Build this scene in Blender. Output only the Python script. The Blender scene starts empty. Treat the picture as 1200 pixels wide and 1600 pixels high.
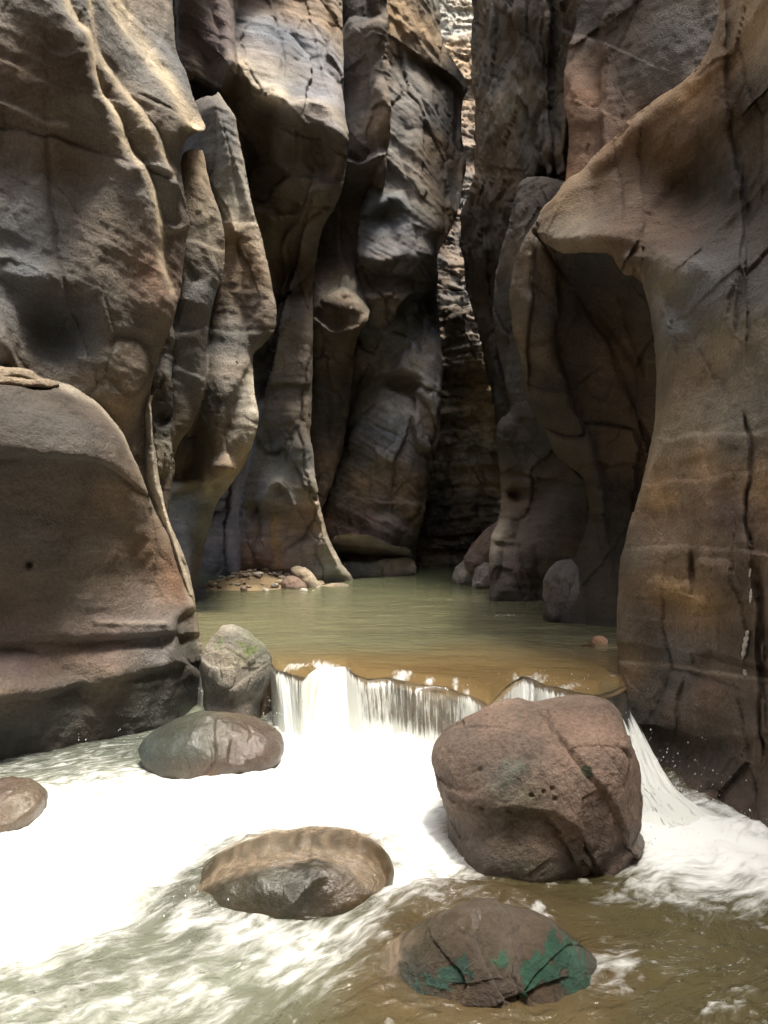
import bpy, math
import numpy as np

# ------------------------------------------------------------------ camera, sky, sun, exposure
S = bpy.context.scene
COL = S.collection
F = 1210.0                      # focal length in pixels of the 1200x1600 photograph
CZ = 1.75                       # eye height over the lower water
cam_d = bpy.data.cameras.new("camera")
cam = bpy.data.objects.new("camera", cam_d)
COL.objects.link(cam)
cam.location = (0, 0, CZ)
cam.rotation_euler = (math.radians(90), 0, 0)
cam_d.sensor_fit = 'VERTICAL'
cam_d.sensor_height = 24.0
cam_d.lens = 24.0 * F / 1600.0
cam_d.clip_start = 0.05
cam_d.clip_end = 500
S.camera = cam

SUN_EL, SUN_AZ = 76.0, 128.0     # azimuth measured from +Y (ahead) towards +X (right)
world = bpy.data.worlds.new("World")
S.world = world
world.use_nodes = True
wn = world.node_tree
wn.nodes.clear()
sky = wn.nodes.new("ShaderNodeTexSky")
sky.sky_type = 'NISHITA'
sky.sun_disc = False
sky.sun_elevation = math.radians(SUN_EL)
sky.sun_rotation = math.radians(SUN_AZ)
sky.air_density = 1.0
sky.dust_density = 4.0
sky.ozone_density = 0.6
bg = wn.nodes.new("ShaderNodeBackground")
bg.inputs["Strength"].default_value = 0.15
wo = wn.nodes.new("ShaderNodeOutputWorld")
hs = wn.nodes.new("ShaderNodeHueSaturation")          # thin high cloud: a paler sky
hs.inputs["Saturation"].default_value = .42
hs.inputs["Value"].default_value = 1.15
wn.links.new(sky.outputs[0], hs.inputs["Color"])
wn.links.new(hs.outputs[0], bg.inputs[0])
wn.links.new(bg.outputs[0], wo.inputs[0])

sun_d = bpy.data.lights.new("sun", 'SUN')
sun_d.energy = 2.6
sun_d.angle = math.radians(13)
sun_d.color = (1.0, 0.91, 0.77)
sun = bpy.data.objects.new("sun", sun_d)
COL.objects.link(sun)
from mathutils import Vector
_d = Vector((math.sin(math.radians(SUN_AZ)) * math.cos(math.radians(SUN_EL)),
             math.cos(math.radians(SUN_AZ)) * math.cos(math.radians(SUN_EL)),
             math.sin(math.radians(SUN_EL))))
sun.rotation_euler = (-_d).to_track_quat('-Z', 'Y').to_euler()

S.view_settings.view_transform = 'Standard'
S.view_settings.look = 'None'
S.view_settings.gamma = 1.0
S.view_settings.use_curve_mapping = False
S.view_settings.exposure = 1.6

# ------------------------------------------------------------------ numeric helpers
def _hash(ix, iy, iz, seed):
    h = (ix * np.uint32(374761393) + iy * np.uint32(668265263) + iz * np.uint32(2147483647) + np.uint32(seed * 974711 + 77)) & np.uint32(0xffffffff)
    h = (h ^ (h >> np.uint32(13))) * np.uint32(1274126177)
    h = h ^ (h >> np.uint32(16))
    h = h * np.uint32(2246822519)
    h = h ^ (h >> np.uint32(15))
    return h.astype(np.float32) * np.float32(1.0 / 4294967296.0)

def vnoise(x, y, z, seed=0):
    """value noise in -1..1"""
    x = np.asarray(x, np.float32); y = np.asarray(y, np.float32) + 0 * x; z = np.asarray(z, np.float32) + 0 * x
    xf = np.floor(x); yf = np.floor(y); zf = np.floor(z)
    u = x - xf; v = y - yf; w = z - zf
    u = u * u * u * (u * (u * 6 - 15) + 10); v = v * v * v * (v * (v * 6 - 15) + 10); w = w * w * w * (w * (w * 6 - 15) + 10)
    i = xf.astype(np.int64).astype(np.uint32); j = yf.astype(np.int64).astype(np.uint32); k = zf.astype(np.int64).astype(np.uint32)
    o = np.uint32(1)
    with np.errstate(over='ignore'):
        c = [[[_hash(i + o * a, j + o * b, k + o * e, seed) for e in (0, 1)] for b in (0, 1)] for a in (0, 1)]
    def lp(a, b, t): return a + (b - a) * t
    r = lp(lp(lp(c[0][0][0], c[1][0][0], u), lp(c[0][1][0], c[1][1][0], u), v),
           lp(lp(c[0][0][1], c[1][0][1], u), lp(c[0][1][1], c[1][1][1], u), v), w)
    return r * 2 - 1

def fbm(x, y, z, octv=4, seed=0, gain=0.5):
    s = 0; a = 1.0; f = 1.0; t = 0
    for o in range(octv):
        s = s + a * vnoise(x * f + 13.7 * o, y * f + 5.1 * o, z * f + 9.3 * o, seed + o); t += a
        a *= gain; f *= 2.03
    return s / t

def facets(x, y, z, size, seed):
    """broken planes: every irregular block gets a flat face of its own; also the closeness to a block's edge"""
    x = np.asarray(x / size, np.float32); y = np.asarray(y / size, np.float32); z = np.asarray(z / size / 1.7, np.float32)
    xf = np.floor(x); yf = np.floor(y); zf = np.floor(z)
    f1 = np.full(x.shape, 9, np.float32); f2 = f1.copy(); val = np.zeros(x.shape, np.float32)
    with np.errstate(over='ignore'):
        for a in (-1, 0, 1):
            for b in (-1, 0, 1):
                for c in (-1, 0, 1):
                    i = (xf + a).astype(np.int64).astype(np.uint32); j = (yf + b).astype(np.int64).astype(np.uint32); k = (zf + c).astype(np.int64).astype(np.uint32)
                    h1 = _hash(i, j, k, seed); h2 = _hash(i, j, k, seed + 1); h3 = _hash(i, j, k, seed + 2)
                    dx = x - (xf + a + h1); dy = y - (yf + b + h2); dz = z - (zf + c + h3)
                    d = dx * dx + dy * dy + dz * dz
                    v = (h2 * 2 - 1) * dx * 1.3 + (h3 * 2 - 1) * dy + (h1 * 2 - 1) * dz * 1.6 + ((h1 * 7.3) % 1 - .5) * .7
                    n = d < f1
                    f2 = np.where(n, f1, np.minimum(f2, d)); val = np.where(n, v, val); f1 = np.where(n, d, f1)
    return val, np.sqrt(f2) - np.sqrt(f1)

def sstep(a, b, x):
    t = np.clip((x - a) / (b - a), 0, 1)
    return t * t * (3 - 2 * t)

def seg_dist(px, py, pts, closed=False):
    """distance to polyline, side sign, nearest point"""
    pts = np.asarray(pts, np.float64)
    n = len(pts)
    best = np.full(px.shape, 1e18); sx = np.zeros(px.shape); qx = np.zeros(px.shape); qy = np.zeros(px.shape)
    for i in range(n if closed else n - 1):
        a = pts[i]; b = pts[(i + 1) % n]
        d = b - a; L = d @ d + 1e-9
        t = np.clip(((px - a[0]) * d[0] + (py - a[1]) * d[1]) / L, 0, 1)
        x = a[0] + t * d[0]; y = a[1] + t * d[1]
        D = (px - x) ** 2 + (py - y) ** 2
        m = D < best
        best[m] = D[m]; qx[m] = x[m]; qy[m] = y[m]
        c = d[0] * (py - a[1]) - d[1] * (px - a[0])
        sx[m] = np.sign(c[m])
    return np.sqrt(best), sx, qx, qy

def inside(px, py, poly):
    poly = np.asarray(poly, np.float64); r = np.zeros(px.shape, bool)
    n = len(poly)
    for i in range(n):
        x1, y1 = poly[i]; x2, y2 = poly[(i + 1) % n]
        if y1 == y2: continue
        m = ((y1 > py) != (y2 > py)) & (px < (x2 - x1) * (py - y1) / (y2 - y1) + x1)
        r ^= m
    return r

def smooth_line(pts, it=1, closed=False):
    pts = np.asarray(pts, float)
    for _ in range(it):
        if closed:
            q = np.roll(pts, -1, axis=0)
            new = np.empty((2 * len(pts), 2)); new[0::2] = .8 * pts + .2 * q; new[1::2] = .2 * pts + .8 * q
        else:
            q = pts[1:]; p = pts[:-1]
            new = np.empty((2 * len(p) + 2, 2)); new[0] = pts[0]; new[-1] = pts[-1]
            new[1:-1:2] = .8 * p + .2 * q; new[2:-1:2] = .2 * p + .8 * q
        pts = new
    return pts

def tps(pts, X, Y):
    """thin plate interpolation of 1/depth (planes stay planes); pts = (x, y, depth)"""
    P = np.array([(p[0], p[1]) for p in pts], float) / 1000; v = 1.0 / np.array([p[2] for p in pts], float)
    n = len(P)
    def K(r2): return 0.5 * r2 * np.log(r2 + 1e-12)
    A = np.zeros((n + 3, n + 3)); D = ((P[:, None] - P[None]) ** 2).sum(-1)
    A[:n, :n] = K(D) + np.eye(n) * 1e-4
    A[:n, n] = 1; A[:n, n + 1:] = P; A[n, :n] = 1; A[n + 1:, :n] = P.T
    w = np.linalg.solve(A, np.concatenate([v, [0, 0, 0]]))
    x = X / 1000; y = Y / 1000
    r = w[n] + w[n + 1] * x + w[n + 2] * y
    for i in range(n):
        r = r + w[i] * K((x - P[i, 0]) ** 2 + (y - P[i, 1]) ** 2)
    return 1.0 / np.clip(r, v.min() * .86, v.max() * 1.12)

def to_world(x, y, d):
    return np.stack([(x - 600) / F * d, d + 0 * x, CZ + (800 - y) / F * d], -1)

def on_plane(x, y, z):
    d = F * (CZ - z) / (y - 800)
    return ((x - 600) / F * d, d, z)

def idw(cp, X, Y, p=2.6):
    w = 0; s = 0
    for (x, y, c) in cp:
        k = 1.0 / (((X - x) ** 2 + (Y - y) ** 2) / 1e4 + .05) ** (p / 2)
        w = w + k; s = s + k[..., None] * np.array(c)
    return s / w[..., None]

# ------------------------------------------------------------------ mesh building
def tag(o, label=None, cat=None, group=None, kind=None):
    if label: o['label'] = label
    if cat: o['category'] = cat
    if group: o['group'] = group
    if kind: o['kind'] = kind
    return o

def mesh_obj(name, V, faces, mat, attrs=None, parent=None, smooth=True):
    me = bpy.data.meshes.new(name)
    V = np.asarray(V, np.float32); faces = np.asarray(faces, np.int32)
    k = faces.shape[1]
    me.vertices.add(len(V)); me.vertices.foreach_set("co", V.ravel())
    me.loops.add(faces.size); me.loops.foreach_set("vertex_index", faces.ravel())
    me.polygons.add(len(faces))
    me.polygons.foreach_set("loop_start", np.arange(0, faces.size, k, dtype=np.int32))
    me.polygons.foreach_set("loop_total", np.full(len(faces), k, np.int32))
    me.update(calc_edges=True)
    if smooth: me.polygons.foreach_set("use_smooth", np.ones(len(faces), bool))
    for an, (ty, arr) in (attrs or {}).items():
        arr = np.asarray(arr, np.float32)
        if ty == 'FLOAT': arr = arr.reshape(-1)
        assert len(arr) == len(V), (name, an, arr.shape, V.shape)
        a = me.attributes.new(an, ty, 'POINT')
        if ty == 'FLOAT_COLOR':
            c = np.ones((len(V), 4), np.float32); c[:, :3] = arr; a.data.foreach_set("color", c.ravel())
        elif ty == 'FLOAT':
            a.data.foreach_set("value", np.asarray(arr, np.float32).ravel())
        else:
            a.data.foreach_set("vector", np.asarray(arr, np.float32).ravel())
    me.validate()
    if mat: me.materials.append(mat)
    o = bpy.data.objects.new(name, me)
    COL.objects.link(o)
    if parent: o.parent = parent
    return o

def grid_faces(R, C, keep=None, flip=False, wrap=False):
    i = np.arange(R * C).reshape(R, C)
    if wrap: i = np.concatenate([i, i[:, :1]], 1)
    q = np.stack([i[:-1, :-1], i[1:, :-1], i[1:, 1:], i[:-1, 1:]], -1)
    q = q.reshape(-1, 4)
    if keep is not None: q = q[keep.ravel()]
    return q[:, ::-1] if flip else q

def normals(P):
    gr = np.gradient(P, axis=0); gc = np.gradient(P, axis=1)
    n = np.cross(gr, gc); L = np.linalg.norm(n, axis=-1, keepdims=True)
    n = np.where(L > 1e-9, n / np.maximum(L, 1e-9), 0)
    return n

def blur(A, it=1):
    for _ in range(it):
        B = A.copy(); B[1:-1] = (A[:-2] + A[1:-1] * 2 + A[2:]) / 4; A = B
        B = A.copy(); B[:, 1:-1] = (A[:, :-2] + A[:, 1:-1] * 2 + A[:, 2:]) / 4; A = B
    return A

# ------------------------------------------------------------------ strokes that sculpt a face
# all measured in photograph pixels, amplitudes in metres towards the viewer
def ridge(pts, a, w, sm=1): return ('ridge', smooth_line(pts, sm), a, w)
def crack(pts, a=.06, w=2.6): return ('crack', np.array(pts, float), -a, w)
def step(pts, a, fade=60, edge=3, sm=1): return ('step', smooth_line(pts, sm), a, fade, edge)      # rises on the right-hand side seen along the line
def lump(x, y, rx, ry, a, ang=0): return ('lump', x, y, rx, ry, a, math.radians(ang))
def slab(poly, a, fade=10): return ('slab', np.array(poly, float), a, fade)

def apply_strokes(strokes, X, Y):
    h = np.zeros(X.shape)
    for s in strokes:
        k = s[0]
        if k in ('ridge', 'crack'):
            pts, a, w = s[1:4]; m = w * 3.2
            sel = (X > pts[:, 0].min() - m) & (X < pts[:, 0].max() + m) & (Y > pts[:, 1].min() - m) & (Y < pts[:, 1].max() + m)
            if not sel.any(): continue
            x = X[sel]; y = Y[sel]
            if k == 'crack':
                x = x + 5 * vnoise(x / 30, y / 30, 3.1, 5); y = y + 3 * vnoise(x / 25, y / 25, 7.7, 8)
                d, _, _, _ = seg_dist(x, y, pts); en = np.minimum(np.hypot(x - pts[0, 0], y - pts[0, 1]), np.hypot(x - pts[-1, 0], y - pts[-1, 1]))
                h[sel] += a * np.exp(-(d / (w * (.45 + .55 * sstep(0, 40, en)))) ** 2) * sstep(-2, 30, en) * (0.8 + .2 * vnoise(x / 60, y / 60, .3, 9))
            else:
                x = x + w * .25 * vnoise(x / 40, y / 40, 3.1, 5)
                d, _, _, _ = seg_dist(x, y, pts); h[sel] += a * np.exp(-np.abs(d / w) ** 1.5)
        elif k == 'step':
            pts, a, fade, edge = s[1:5]; m = fade * 3.5
            sel = (X > pts[:, 0].min() - m) & (X < pts[:, 0].max() + m) & (Y > pts[:, 1].min() - m) & (Y < pts[:, 1].max() + m)
            if not sel.any(): continue
            x = X[sel] + 3 * vnoise(X[sel] / 30, Y[sel] / 30, 1.7, 11); y = Y[sel] + 3 * vnoise(X[sel] / 30, Y[sel] / 30, 4.7, 12)
            d, sg, _, _ = seg_dist(x, y, pts)
            s0 = d * sg
            h[sel] += a * (np.where(s0 > 0, 1, 0) * (1 - np.exp(-d / edge)) * np.exp(-d / fade) * np.clip(1 - (d / m) ** 2, 0, 1))
        elif k == 'lump':
            x0, y0, rx, ry, a, an = s[1:]
            u = ((X - x0) * math.cos(an) + (Y - y0) * math.sin(an)) / rx; v = (-(X - x0) * math.sin(an) + (Y - y0) * math.cos(an)) / ry
            h += a * np.exp(-(u * u + v * v) ** 1.3)
        elif k == 'slab':
            poly, a, fade = s[1:4]
            sel = (X > poly[:, 0].min() - 30) & (X < poly[:, 0].max() + 30) & (Y > poly[:, 1].min() - 30) & (Y < poly[:, 1].max() + 30)
            if not sel.any(): continue
            x = X[sel] + 4 * vnoise(X[sel] / 18, Y[sel] / 18, 2.7, 21); y = Y[sel] + 4 * vnoise(X[sel] / 18, Y[sel] / 18, 5.7, 22)
            d, _, _, _ = seg_dist(x, y, poly, True); ins = inside(x, y, poly)
            h[sel] += a * np.where(ins, 1 - np.exp(-d / fade), 0)
    return h

# ------------------------------------------------------------------ materials
def new_mat(name):
    m = bpy.data.materials.new(name); m.use_nodes = True
    nt = m.node_tree; nt.nodes.clear()
    out = nt.nodes.new("ShaderNodeOutputMaterial")
    return m, nt, out

def nd(nt, t, **kw):
    n = nt.nodes.new(t)
    for k, v in kw.items():
        if k in n.inputs: n.inputs[k].default_value = v
        else: setattr(n, k, v)
    return n

def rock_material(name, rough=.82, fine=44, bump=.5, spec=.3, contrast=.5, tilt=.2, wetr=.32):
    m, nt, out = new_mat(name); L = nt.links.new
    at = nd(nt, "ShaderNodeAttribute", attribute_name="tint")
    geo = nd(nt, "ShaderNodeNewGeometry")
    mp = nd(nt, "ShaderNodeMapping"); mp.inputs["Rotation"].default_value = (0.12, tilt, 0.0)
    L(geo.outputs["Position"], mp.inputs[0])
    st = nd(nt, "ShaderNodeMapping"); st.inputs["Scale"].default_value = (.8, .8, 6.0)
    L(mp.outputs[0], st.inputs[0])
    n1 = nd(nt, "ShaderNodeTexNoise", Scale=2.2, Detail=9.0, Roughness=.62); L(mp.outputs[0], n1.inputs[0])
    n2 = nd(nt, "ShaderNodeTexNoise", Scale=1.6, Detail=8.0, Roughness=.65, Distortion=.4); L(st.outputs[0], n2.inputs[0])
    n3 = nd(nt, "ShaderNodeTexNoise", Scale=float(fine), Detail=8.0, Roughness=.68); L(geo.outputs["Position"], n3.inputs[0])
    # colour = tint * mottling
    def rng(src, a, b, c, d):
        r = nd(nt, "ShaderNodeMapRange"); r.inputs[1].default_value = a; r.inputs[2].default_value = b; r.inputs[3].default_value = c; r.inputs[4].default_value = d
        L(src, r.inputs[0]); return r.outputs[0]
    k = contrast
    a = rng(n1.outputs[0], .3, .7, 1 - k * .55, 1 + k * .45)
    b = rng(n2.outputs[0], .3, .7, 1 - k * .3, 1 + k * .25)
    c = rng(n3.outputs[0], .28, .72, 1 - k * .7, 1 + k * .6)
    m1 = nd(nt, "ShaderNodeMath", operation='MULTIPLY'); L(a, m1.inputs[0]); L(b, m1.inputs[1])
    m2 = nd(nt, "ShaderNodeMath", operation='MULTIPLY'); L(m1.outputs[0], m2.inputs[0]); L(c, m2.inputs[1])
    vm = nd(nt, "ShaderNodeVectorMath", operation='SCALE'); L(at.outputs["Color"], vm.inputs[0]); L(m2.outputs[0], vm.inputs["Scale"])
    hb = nd(nt, "ShaderNodeMath", operation='MULTIPLY_ADD'); L(n2.outputs[0], hb.inputs[0]); hb.inputs[1].default_value = .45; L(n3.outputs[0], hb.inputs[2])
    bp = nd(nt, "ShaderNodeBump", Strength=min(1.0, float(bump) * 1.6), Distance=.045); L(hb.outputs[0], bp.inputs["Height"])
    p = nd(nt, "ShaderNodeBsdfPrincipled", Roughness=rough)
    p.inputs["Specular IOR Level"].default_value = spec
    L(vm.outputs[0], p.inputs["Base Color"]); L(bp.outputs[0], p.inputs["Normal"])
    wa = nd(nt, "ShaderNodeAttribute", attribute_name="wet")
    wr = nd(nt, "ShaderNodeMapRange"); L(wa.outputs["Fac"], wr.inputs[0]); wr.inputs[3].default_value = rough; wr.inputs[4].default_value = wetr
    L(wr.outputs[0], p.inputs["Roughness"])
    ws = nd(nt, "ShaderNodeMapRange"); L(wa.outputs["Fac"], ws.inputs[0]); ws.inputs[3].default_value = spec; ws.inputs[4].default_value = .5
    L(ws.outputs[0], p.inputs["Specular IOR Level"])
    L(p.outputs[0], out.inputs[0])
    return m

ROCK = rock_material("sandstone")
ROCK_FLAT = rock_material("sandstone_layered", tilt=-.1, contrast=.75)
ROCK_TILT = rock_material("sandstone_cross_bedded", tilt=.55, contrast=.6)
ROCK_WARM = rock_material("sandstone_warm", tilt=-.25, contrast=.5)
ROCK_WET = rock_material("wet_stone", wetr=.17, rough=.45, fine=60, bump=.2, spec=.5, contrast=.5)

# albedos
TAN = (.30, .24, .17); BRN = (.175, .138, .105); DBR = (.105, .082, .064); GRY = (.185, .176, .163); LIL = (.225, .21, .212)
DRK = (.065, .058, .052); PUR = (.165, .125, .122); OCH = (.33, .22, .12); RST = (.22, .135, .09); WET = (.06, .068, .058)
PAL = (.47, .41, .32); VAR = (.10, .095, .088); PAL2 = (.64, .53, .37); OCH2 = (.42, .27, .11); PGR = (.40, .385, .37); PUR2 = (.34, .25, .24); BLK = (.062, .057, .052)  # near-black and palest tones also paint recess shade and light

SHEETS = {}
RS = .42
def sheet(name, poly, dpts, strokes=(), cpts=((0, 0, BRN),), mat=None, R=.35, Wd=30, T=2.0, stp=3.0,
          big=(.10, .8), flute=.10, strata=(.035, .2), fine=.012, seed=1, label='', soft=0, stain=.5, wet=(None,), sm=1, cat='rock wall', tints=(), fac=(.07, .9), joint=.5):
    """a rock body: its outline is the polygon, its face is modelled in depth, its flanks run back T metres"""
    poly = smooth_line(poly, sm, True); stp = max(stp * .82, 1.9)
    M = 26.0
    x0, x1 = max(poly[:, 0].min(), -240) - M, min(poly[:, 0].max(), 1440) + M
    y0, y1 = max(poly[:, 1].min(), -150) - M, poly[:, 1].max() + M
    xs = np.arange(x0, x1 + stp, stp); ys = np.arange(y0, y1 + stp, stp)
    X, Y = np.meshgrid(xs, ys)
    D, _, QX, QY = seg_dist(X, Y, poly, True)
    ins = inside(X, Y, poly)
    keepv = ins | (D < M)
    snap = D < .55 * stp                       # vertices next to the outline move onto it
    # wobble of outline
    ox = np.where(ins & ~snap, X, QX); oy = np.where(ins & ~snap, Y, QY)
    s_in = np.where(ins & ~snap, D, 0)
    s_out = np.where(ins | snap, 0, D)
    d = tps(dpts, ox, oy)
    d = d - apply_strokes(strokes, ox, oy)
    t = np.clip(1 - s_in / Wd, 0, 1)
    d = d + R * RS * t ** 2.6
    if soft: d = blur(d, soft)
    # move skirt inwards and back
    so = np.clip(s_out / M, 0, 1)
    nx = np.where(ins | snap, 0, (X - QX) / np.maximum(D, 1e-6)); ny = np.where(ins | snap, 0, (Y - QY) / np.maximum(D, 1e-6))
    px = ox - nx * so * 7; py = oy - ny * so * 7
    d = d + T * so ** 1.2
    P = to_world(px, py, d)
    # world-space relief
    Z0 = tps(dpts, X, Y) - apply_strokes(strokes, X, Y)
    ts = np.clip(1 - np.where(ins, D, -D) / Wd, 0, 1.6)
    N = normals(blur(to_world(X, Y, Z0 + R * RS * ts ** 2.6), 2))
    vd = P - np.array([0, 0, CZ]); vd /= np.linalg.norm(vd, axis=-1, keepdims=True)
    flip = (N * vd).sum(-1, keepdims=True) > 0
    N = np.where(flip, -N, N)
    N = blur(N, 3); N /= np.maximum(np.linalg.norm(N, axis=-1, keepdims=True), 1e-6)
    N = N * .3 - vd * .7
    x, y, z = P[..., 0], P[..., 1], P[..., 2]
    wx = .35 * fbm(x * .9, y * .9, z * .6, 3, seed + 40); wz = .35 * fbm(x * .9 + 9, y * .9, z * .6, 3, seed + 50)
    h = big[0] * fbm(x * big[1] + wx, y * big[1], z * big[1] * .7 + wz, 3, seed)
    bl = np.abs(fbm(x * 1.5 + wx, y * 1.5, z * .8 + wz, 2, seed + 7)) * 2
    h = h + flute * (1 - np.minimum(bl, 1)) ** 1.5 * -1 + flute * .4
    s = z * math.cos(strata[1]) + x * math.sin(strata[1]) + .12 * wz + y * .06
    lay = fbm(s * 2.2, .3 * x, .3 * y, 2, seed + 3) + .5 * fbm(s * 7, .5 * x, .5 * y, 2, seed + 4)
    lay = np.tanh(lay * 3) * .6 + lay * .4
    h = h + .55 * strata[0] * lay + strata[0] * .35 * fbm(s * 17, x, y, 2, seed + 5)
    h = h + fine * 2.2 * fbm(x * 4.5, y * 4.5, z * 4.5, 3, seed + 11) + fine * fbm(x * 14, y * 14, z * 14, 3, seed + 12)
    fx = x + .10 * fbm(x * 2.2, y * 2.2, z * 2.2, 3, seed + 80); fz = z + .14 * fbm(x * 2.2, y * 2.2, z * 2.2, 3, seed + 81) + .2 * x
    fv, fe = facets(fx, y, fz, fac[1], seed + 90)
    fv2, fe2 = facets(fx + 3, y, fz, fac[1] * .36, seed + 95)
    rough_zone = sstep(-.25, .35, fbm(x * .7, y * .7, z * .5, 3, seed + 99))
    h = h + fac[0] * fv + fac[0] * .33 * fv2 * (.25 + rough_zone)
    jm = sstep(.0, .3, fbm(x * .9, y * .9, z * .4, 3, seed + 98))
    h = h - joint * .05 * np.exp(-(fe / .035) ** 2) * jm
    P = P + N * h[..., None]
    # stone colours, with some lit ribs and recess shade painted in
    c = idw(cpts, ox + 60 * wx, oy + 60 * wz)
    band = fbm(s * 3.1 + .2 * wx, x * .25, y * .25, 3, seed + 21)[..., None]
    band2 = fbm(s * 11 + .2 * wx, x * .6, y * .6, 3, seed + 22)[..., None]
    c = c * (1 + .22 * band + .08 * band2)
    warm = fbm(x * .8, y * .8, z * 1.2, 3, seed + 30)[..., None]
    c = c * (1 + np.array([.26, .03, -.24]) * warm)
    st = sstep(.0, .45, fbm(x * 1.3, y * 1.3, z * .45 + wz, 4, seed + 33))[..., None] * stain
    c = c * (1 - st * .55) + np.array(VAR) * st * .55 * .6
    for (pl, wd, col, stg) in tints:           # pale bands paint light on ribs and rims; ochre ones are stains
        dd, _, _, _ = seg_dist(ox + 25 * wx, oy + 25 * wz, smooth_line(pl))
        k = (np.exp(-(dd / wd) ** 2) * stg * (.75 + .5 * fbm(x * 3, y * 3, z * 3, 3, seed + 70)))[..., None]
        c = c * (1 - k) + np.array(col) * k
    c = np.clip(c, .02, .8)
    if wet[0] is None: wt = np.zeros(X.shape)
    else:
        zl = wet[0]; wt = 1 - sstep(zl, zl + wet[1], z + .12 * fbm(x * 2, y * 2, z, 3, seed + 60))
    c = c * (1 - .45 * wt[..., None]) * (1 - .35 * (np.exp(-(fe / .03) ** 2) * jm)[..., None])
    kv = keepv
    kf = kv[:-1, :-1] & kv[1:, :-1] & kv[1:, 1:] & kv[:-1, 1:]
    q = grid_faces(*X.shape, keep=kf)
    sn = snap.ravel(); bd = (sn[q[:, 1]] & sn[q[:, 3]]) & ~(sn[q[:, 0]] & sn[q[:, 2]])
    q = np.concatenate([q[~bd][:, [0, 1, 2]], q[~bd][:, [0, 2, 3]], q[bd][:, [0, 1, 3]], q[bd][:, [1, 2, 3]]])
    used = np.zeros(X.size, bool); used[q.ravel()] = True
    idx = np.cumsum(used) - 1
    o = mesh_obj(name, P.reshape(-1, 3)[used], idx[q], mat or ROCK,
                 {'tint': ('FLOAT_COLOR', c.reshape(-1, 3)[used]), 'wet': ('FLOAT', wt.ravel()[used])})
    tag(o, label, cat, kind='structure')
    SHEETS[seed] = (xs, ys, P, N)
    return o

def on_sheet(seed, x, y, off):
    xs, ys, P, N = SHEETS[seed]
    j = int(np.clip(np.searchsorted(xs, x), 0, len(xs) - 1)); i = int(np.clip(np.searchsorted(ys, y), 0, len(ys) - 1))
    q = P[i, j]; d = q[1]
    r = to_world(np.array(float(x)), np.array(float(y)), np.array(d)) 
    return r + N[i, j] * off

# ================================================================== THE CANYON WALLS
# ---- A: rounded lower lobe of the left wall
lobeA = [(-240, 555), (-60, 566), (0, 577), (48, 578), (62, 590), (92, 597), (124, 611), (150, 627), (169, 646), (191, 672), (206, 706), (221, 736),
         (236, 777), (259, 826), (277, 860), (291, 897), (300, 935), (309, 965), (317, 1006), (312, 1040), (309, 1090), (300, 1150), (235, 1200), (120, 1240), (0, 1290), (-240, 1380)]
dA = [(-240, 600, 5.1), (0, 590, 5.5), (90, 605, 5.8), (150, 640, 6.1), (0, 690, 5.25), (120, 700, 5.55), (190, 740, 6.0), (0, 800, 5.3), (150, 800, 5.75), (240, 810, 6.5), (290, 940, 6.9), (0, 900, 5.5), (120, 930, 5.85), (0, 990, 5.65), (130, 985, 5.95),
      (-240, 900, 4.8), (-240, 1200, 4.7), (0, 1186, 5.45), (120, 1163, 5.83), (230, 1140, 6.2), (300, 1100, 6.75), (0, 1290, 5.5), (300, 1160, 6.8), (0, 1060, 5.35), (200, 1050, 6.0)]
sA = [step([(-240, 1016), (0, 1012), (70, 1004), (160, 998), (275, 992)][::-1], .16, 70, 5),                 # pale band steps out below this line
      step([(290, 1040), (200, 1062), (120, 1078), (0, 1100), (-240, 1120)], .12, 60, 6),               # wet undercut begins
      step([(300, 955), (283, 966), (277, 985), (280, 1010), (288, 1032), (310, 1050)], .20, 24, 4),
      step([(-240, 706), (0, 714), (90, 720), (158, 722), (170, 728), (190, 745), (212, 762), (230, 772)][::-1], .10, 130, 3),
      ridge([(100, 606), (150, 640), (188, 690), (214, 745)], .10, 34),
      lump(110, 690, 110, 40, .10, 10), lump(215, 800, 28, 60, .10, -25),
      crack([(0, 601), (60, 603), (120, 622)], .03, 4), crack([(12, 640), (26, 618), (48, 606)], .02, 3),
      ridge([(150, 972), (210, 976), (260, 974)], .03, 5), lump(45, 880, 6, 7, -.08), lump(60, 850, 160, 30, .05, 5),
      ridge([(232, 790), (262, 850), (285, 915), (296, 940)], .07, 18), lump(290, 915, 12, 26, .05, -20), lump(60, 820, 90, 60, -.08)]
cA = [(0, 640, DBR), (130, 680, DBR), (60, 610, DBR), (60, 690, DBR), (0, 780, DBR), (100, 780, DBR), (200, 820, DBR), (100, 900, DBR), (235, 760, BRN), (280, 900, RST), (270, 830, BRN), (150, 850, DBR), (0, 880, DBR), (200, 900, DBR),
      (150, 1020, PUR), (260, 1015, LIL), (30, 1030, PUR), (150, 1055, BRN), (0, 1090, BRN), (100, 1110, WET), (240, 1080, WET), (0, 1140, WET), (120, 1140, BRN), (300, 1010, WET), (240, 1120, WET), (120, 1180, BRN)]
sheet('canyon_wall', lobeA, dA, sA, cA, R=.45, Wd=46, T=2.2, strata=(.022, .12), flute=.05, big=(.06, .9), seed=3, tints=[(lobeA[5:19], 7, PAL, .75), ([(150, 972), (210, 976), (260, 974)], 3, PAL, .4)], fac=(.022, 1.0), joint=.15, wet=(.15, .35),  # pale tints paint light along the lobe's rim and ridge
      label='smooth rounded lower lobe of the left canyon wall rising from the foaming water')

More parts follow.
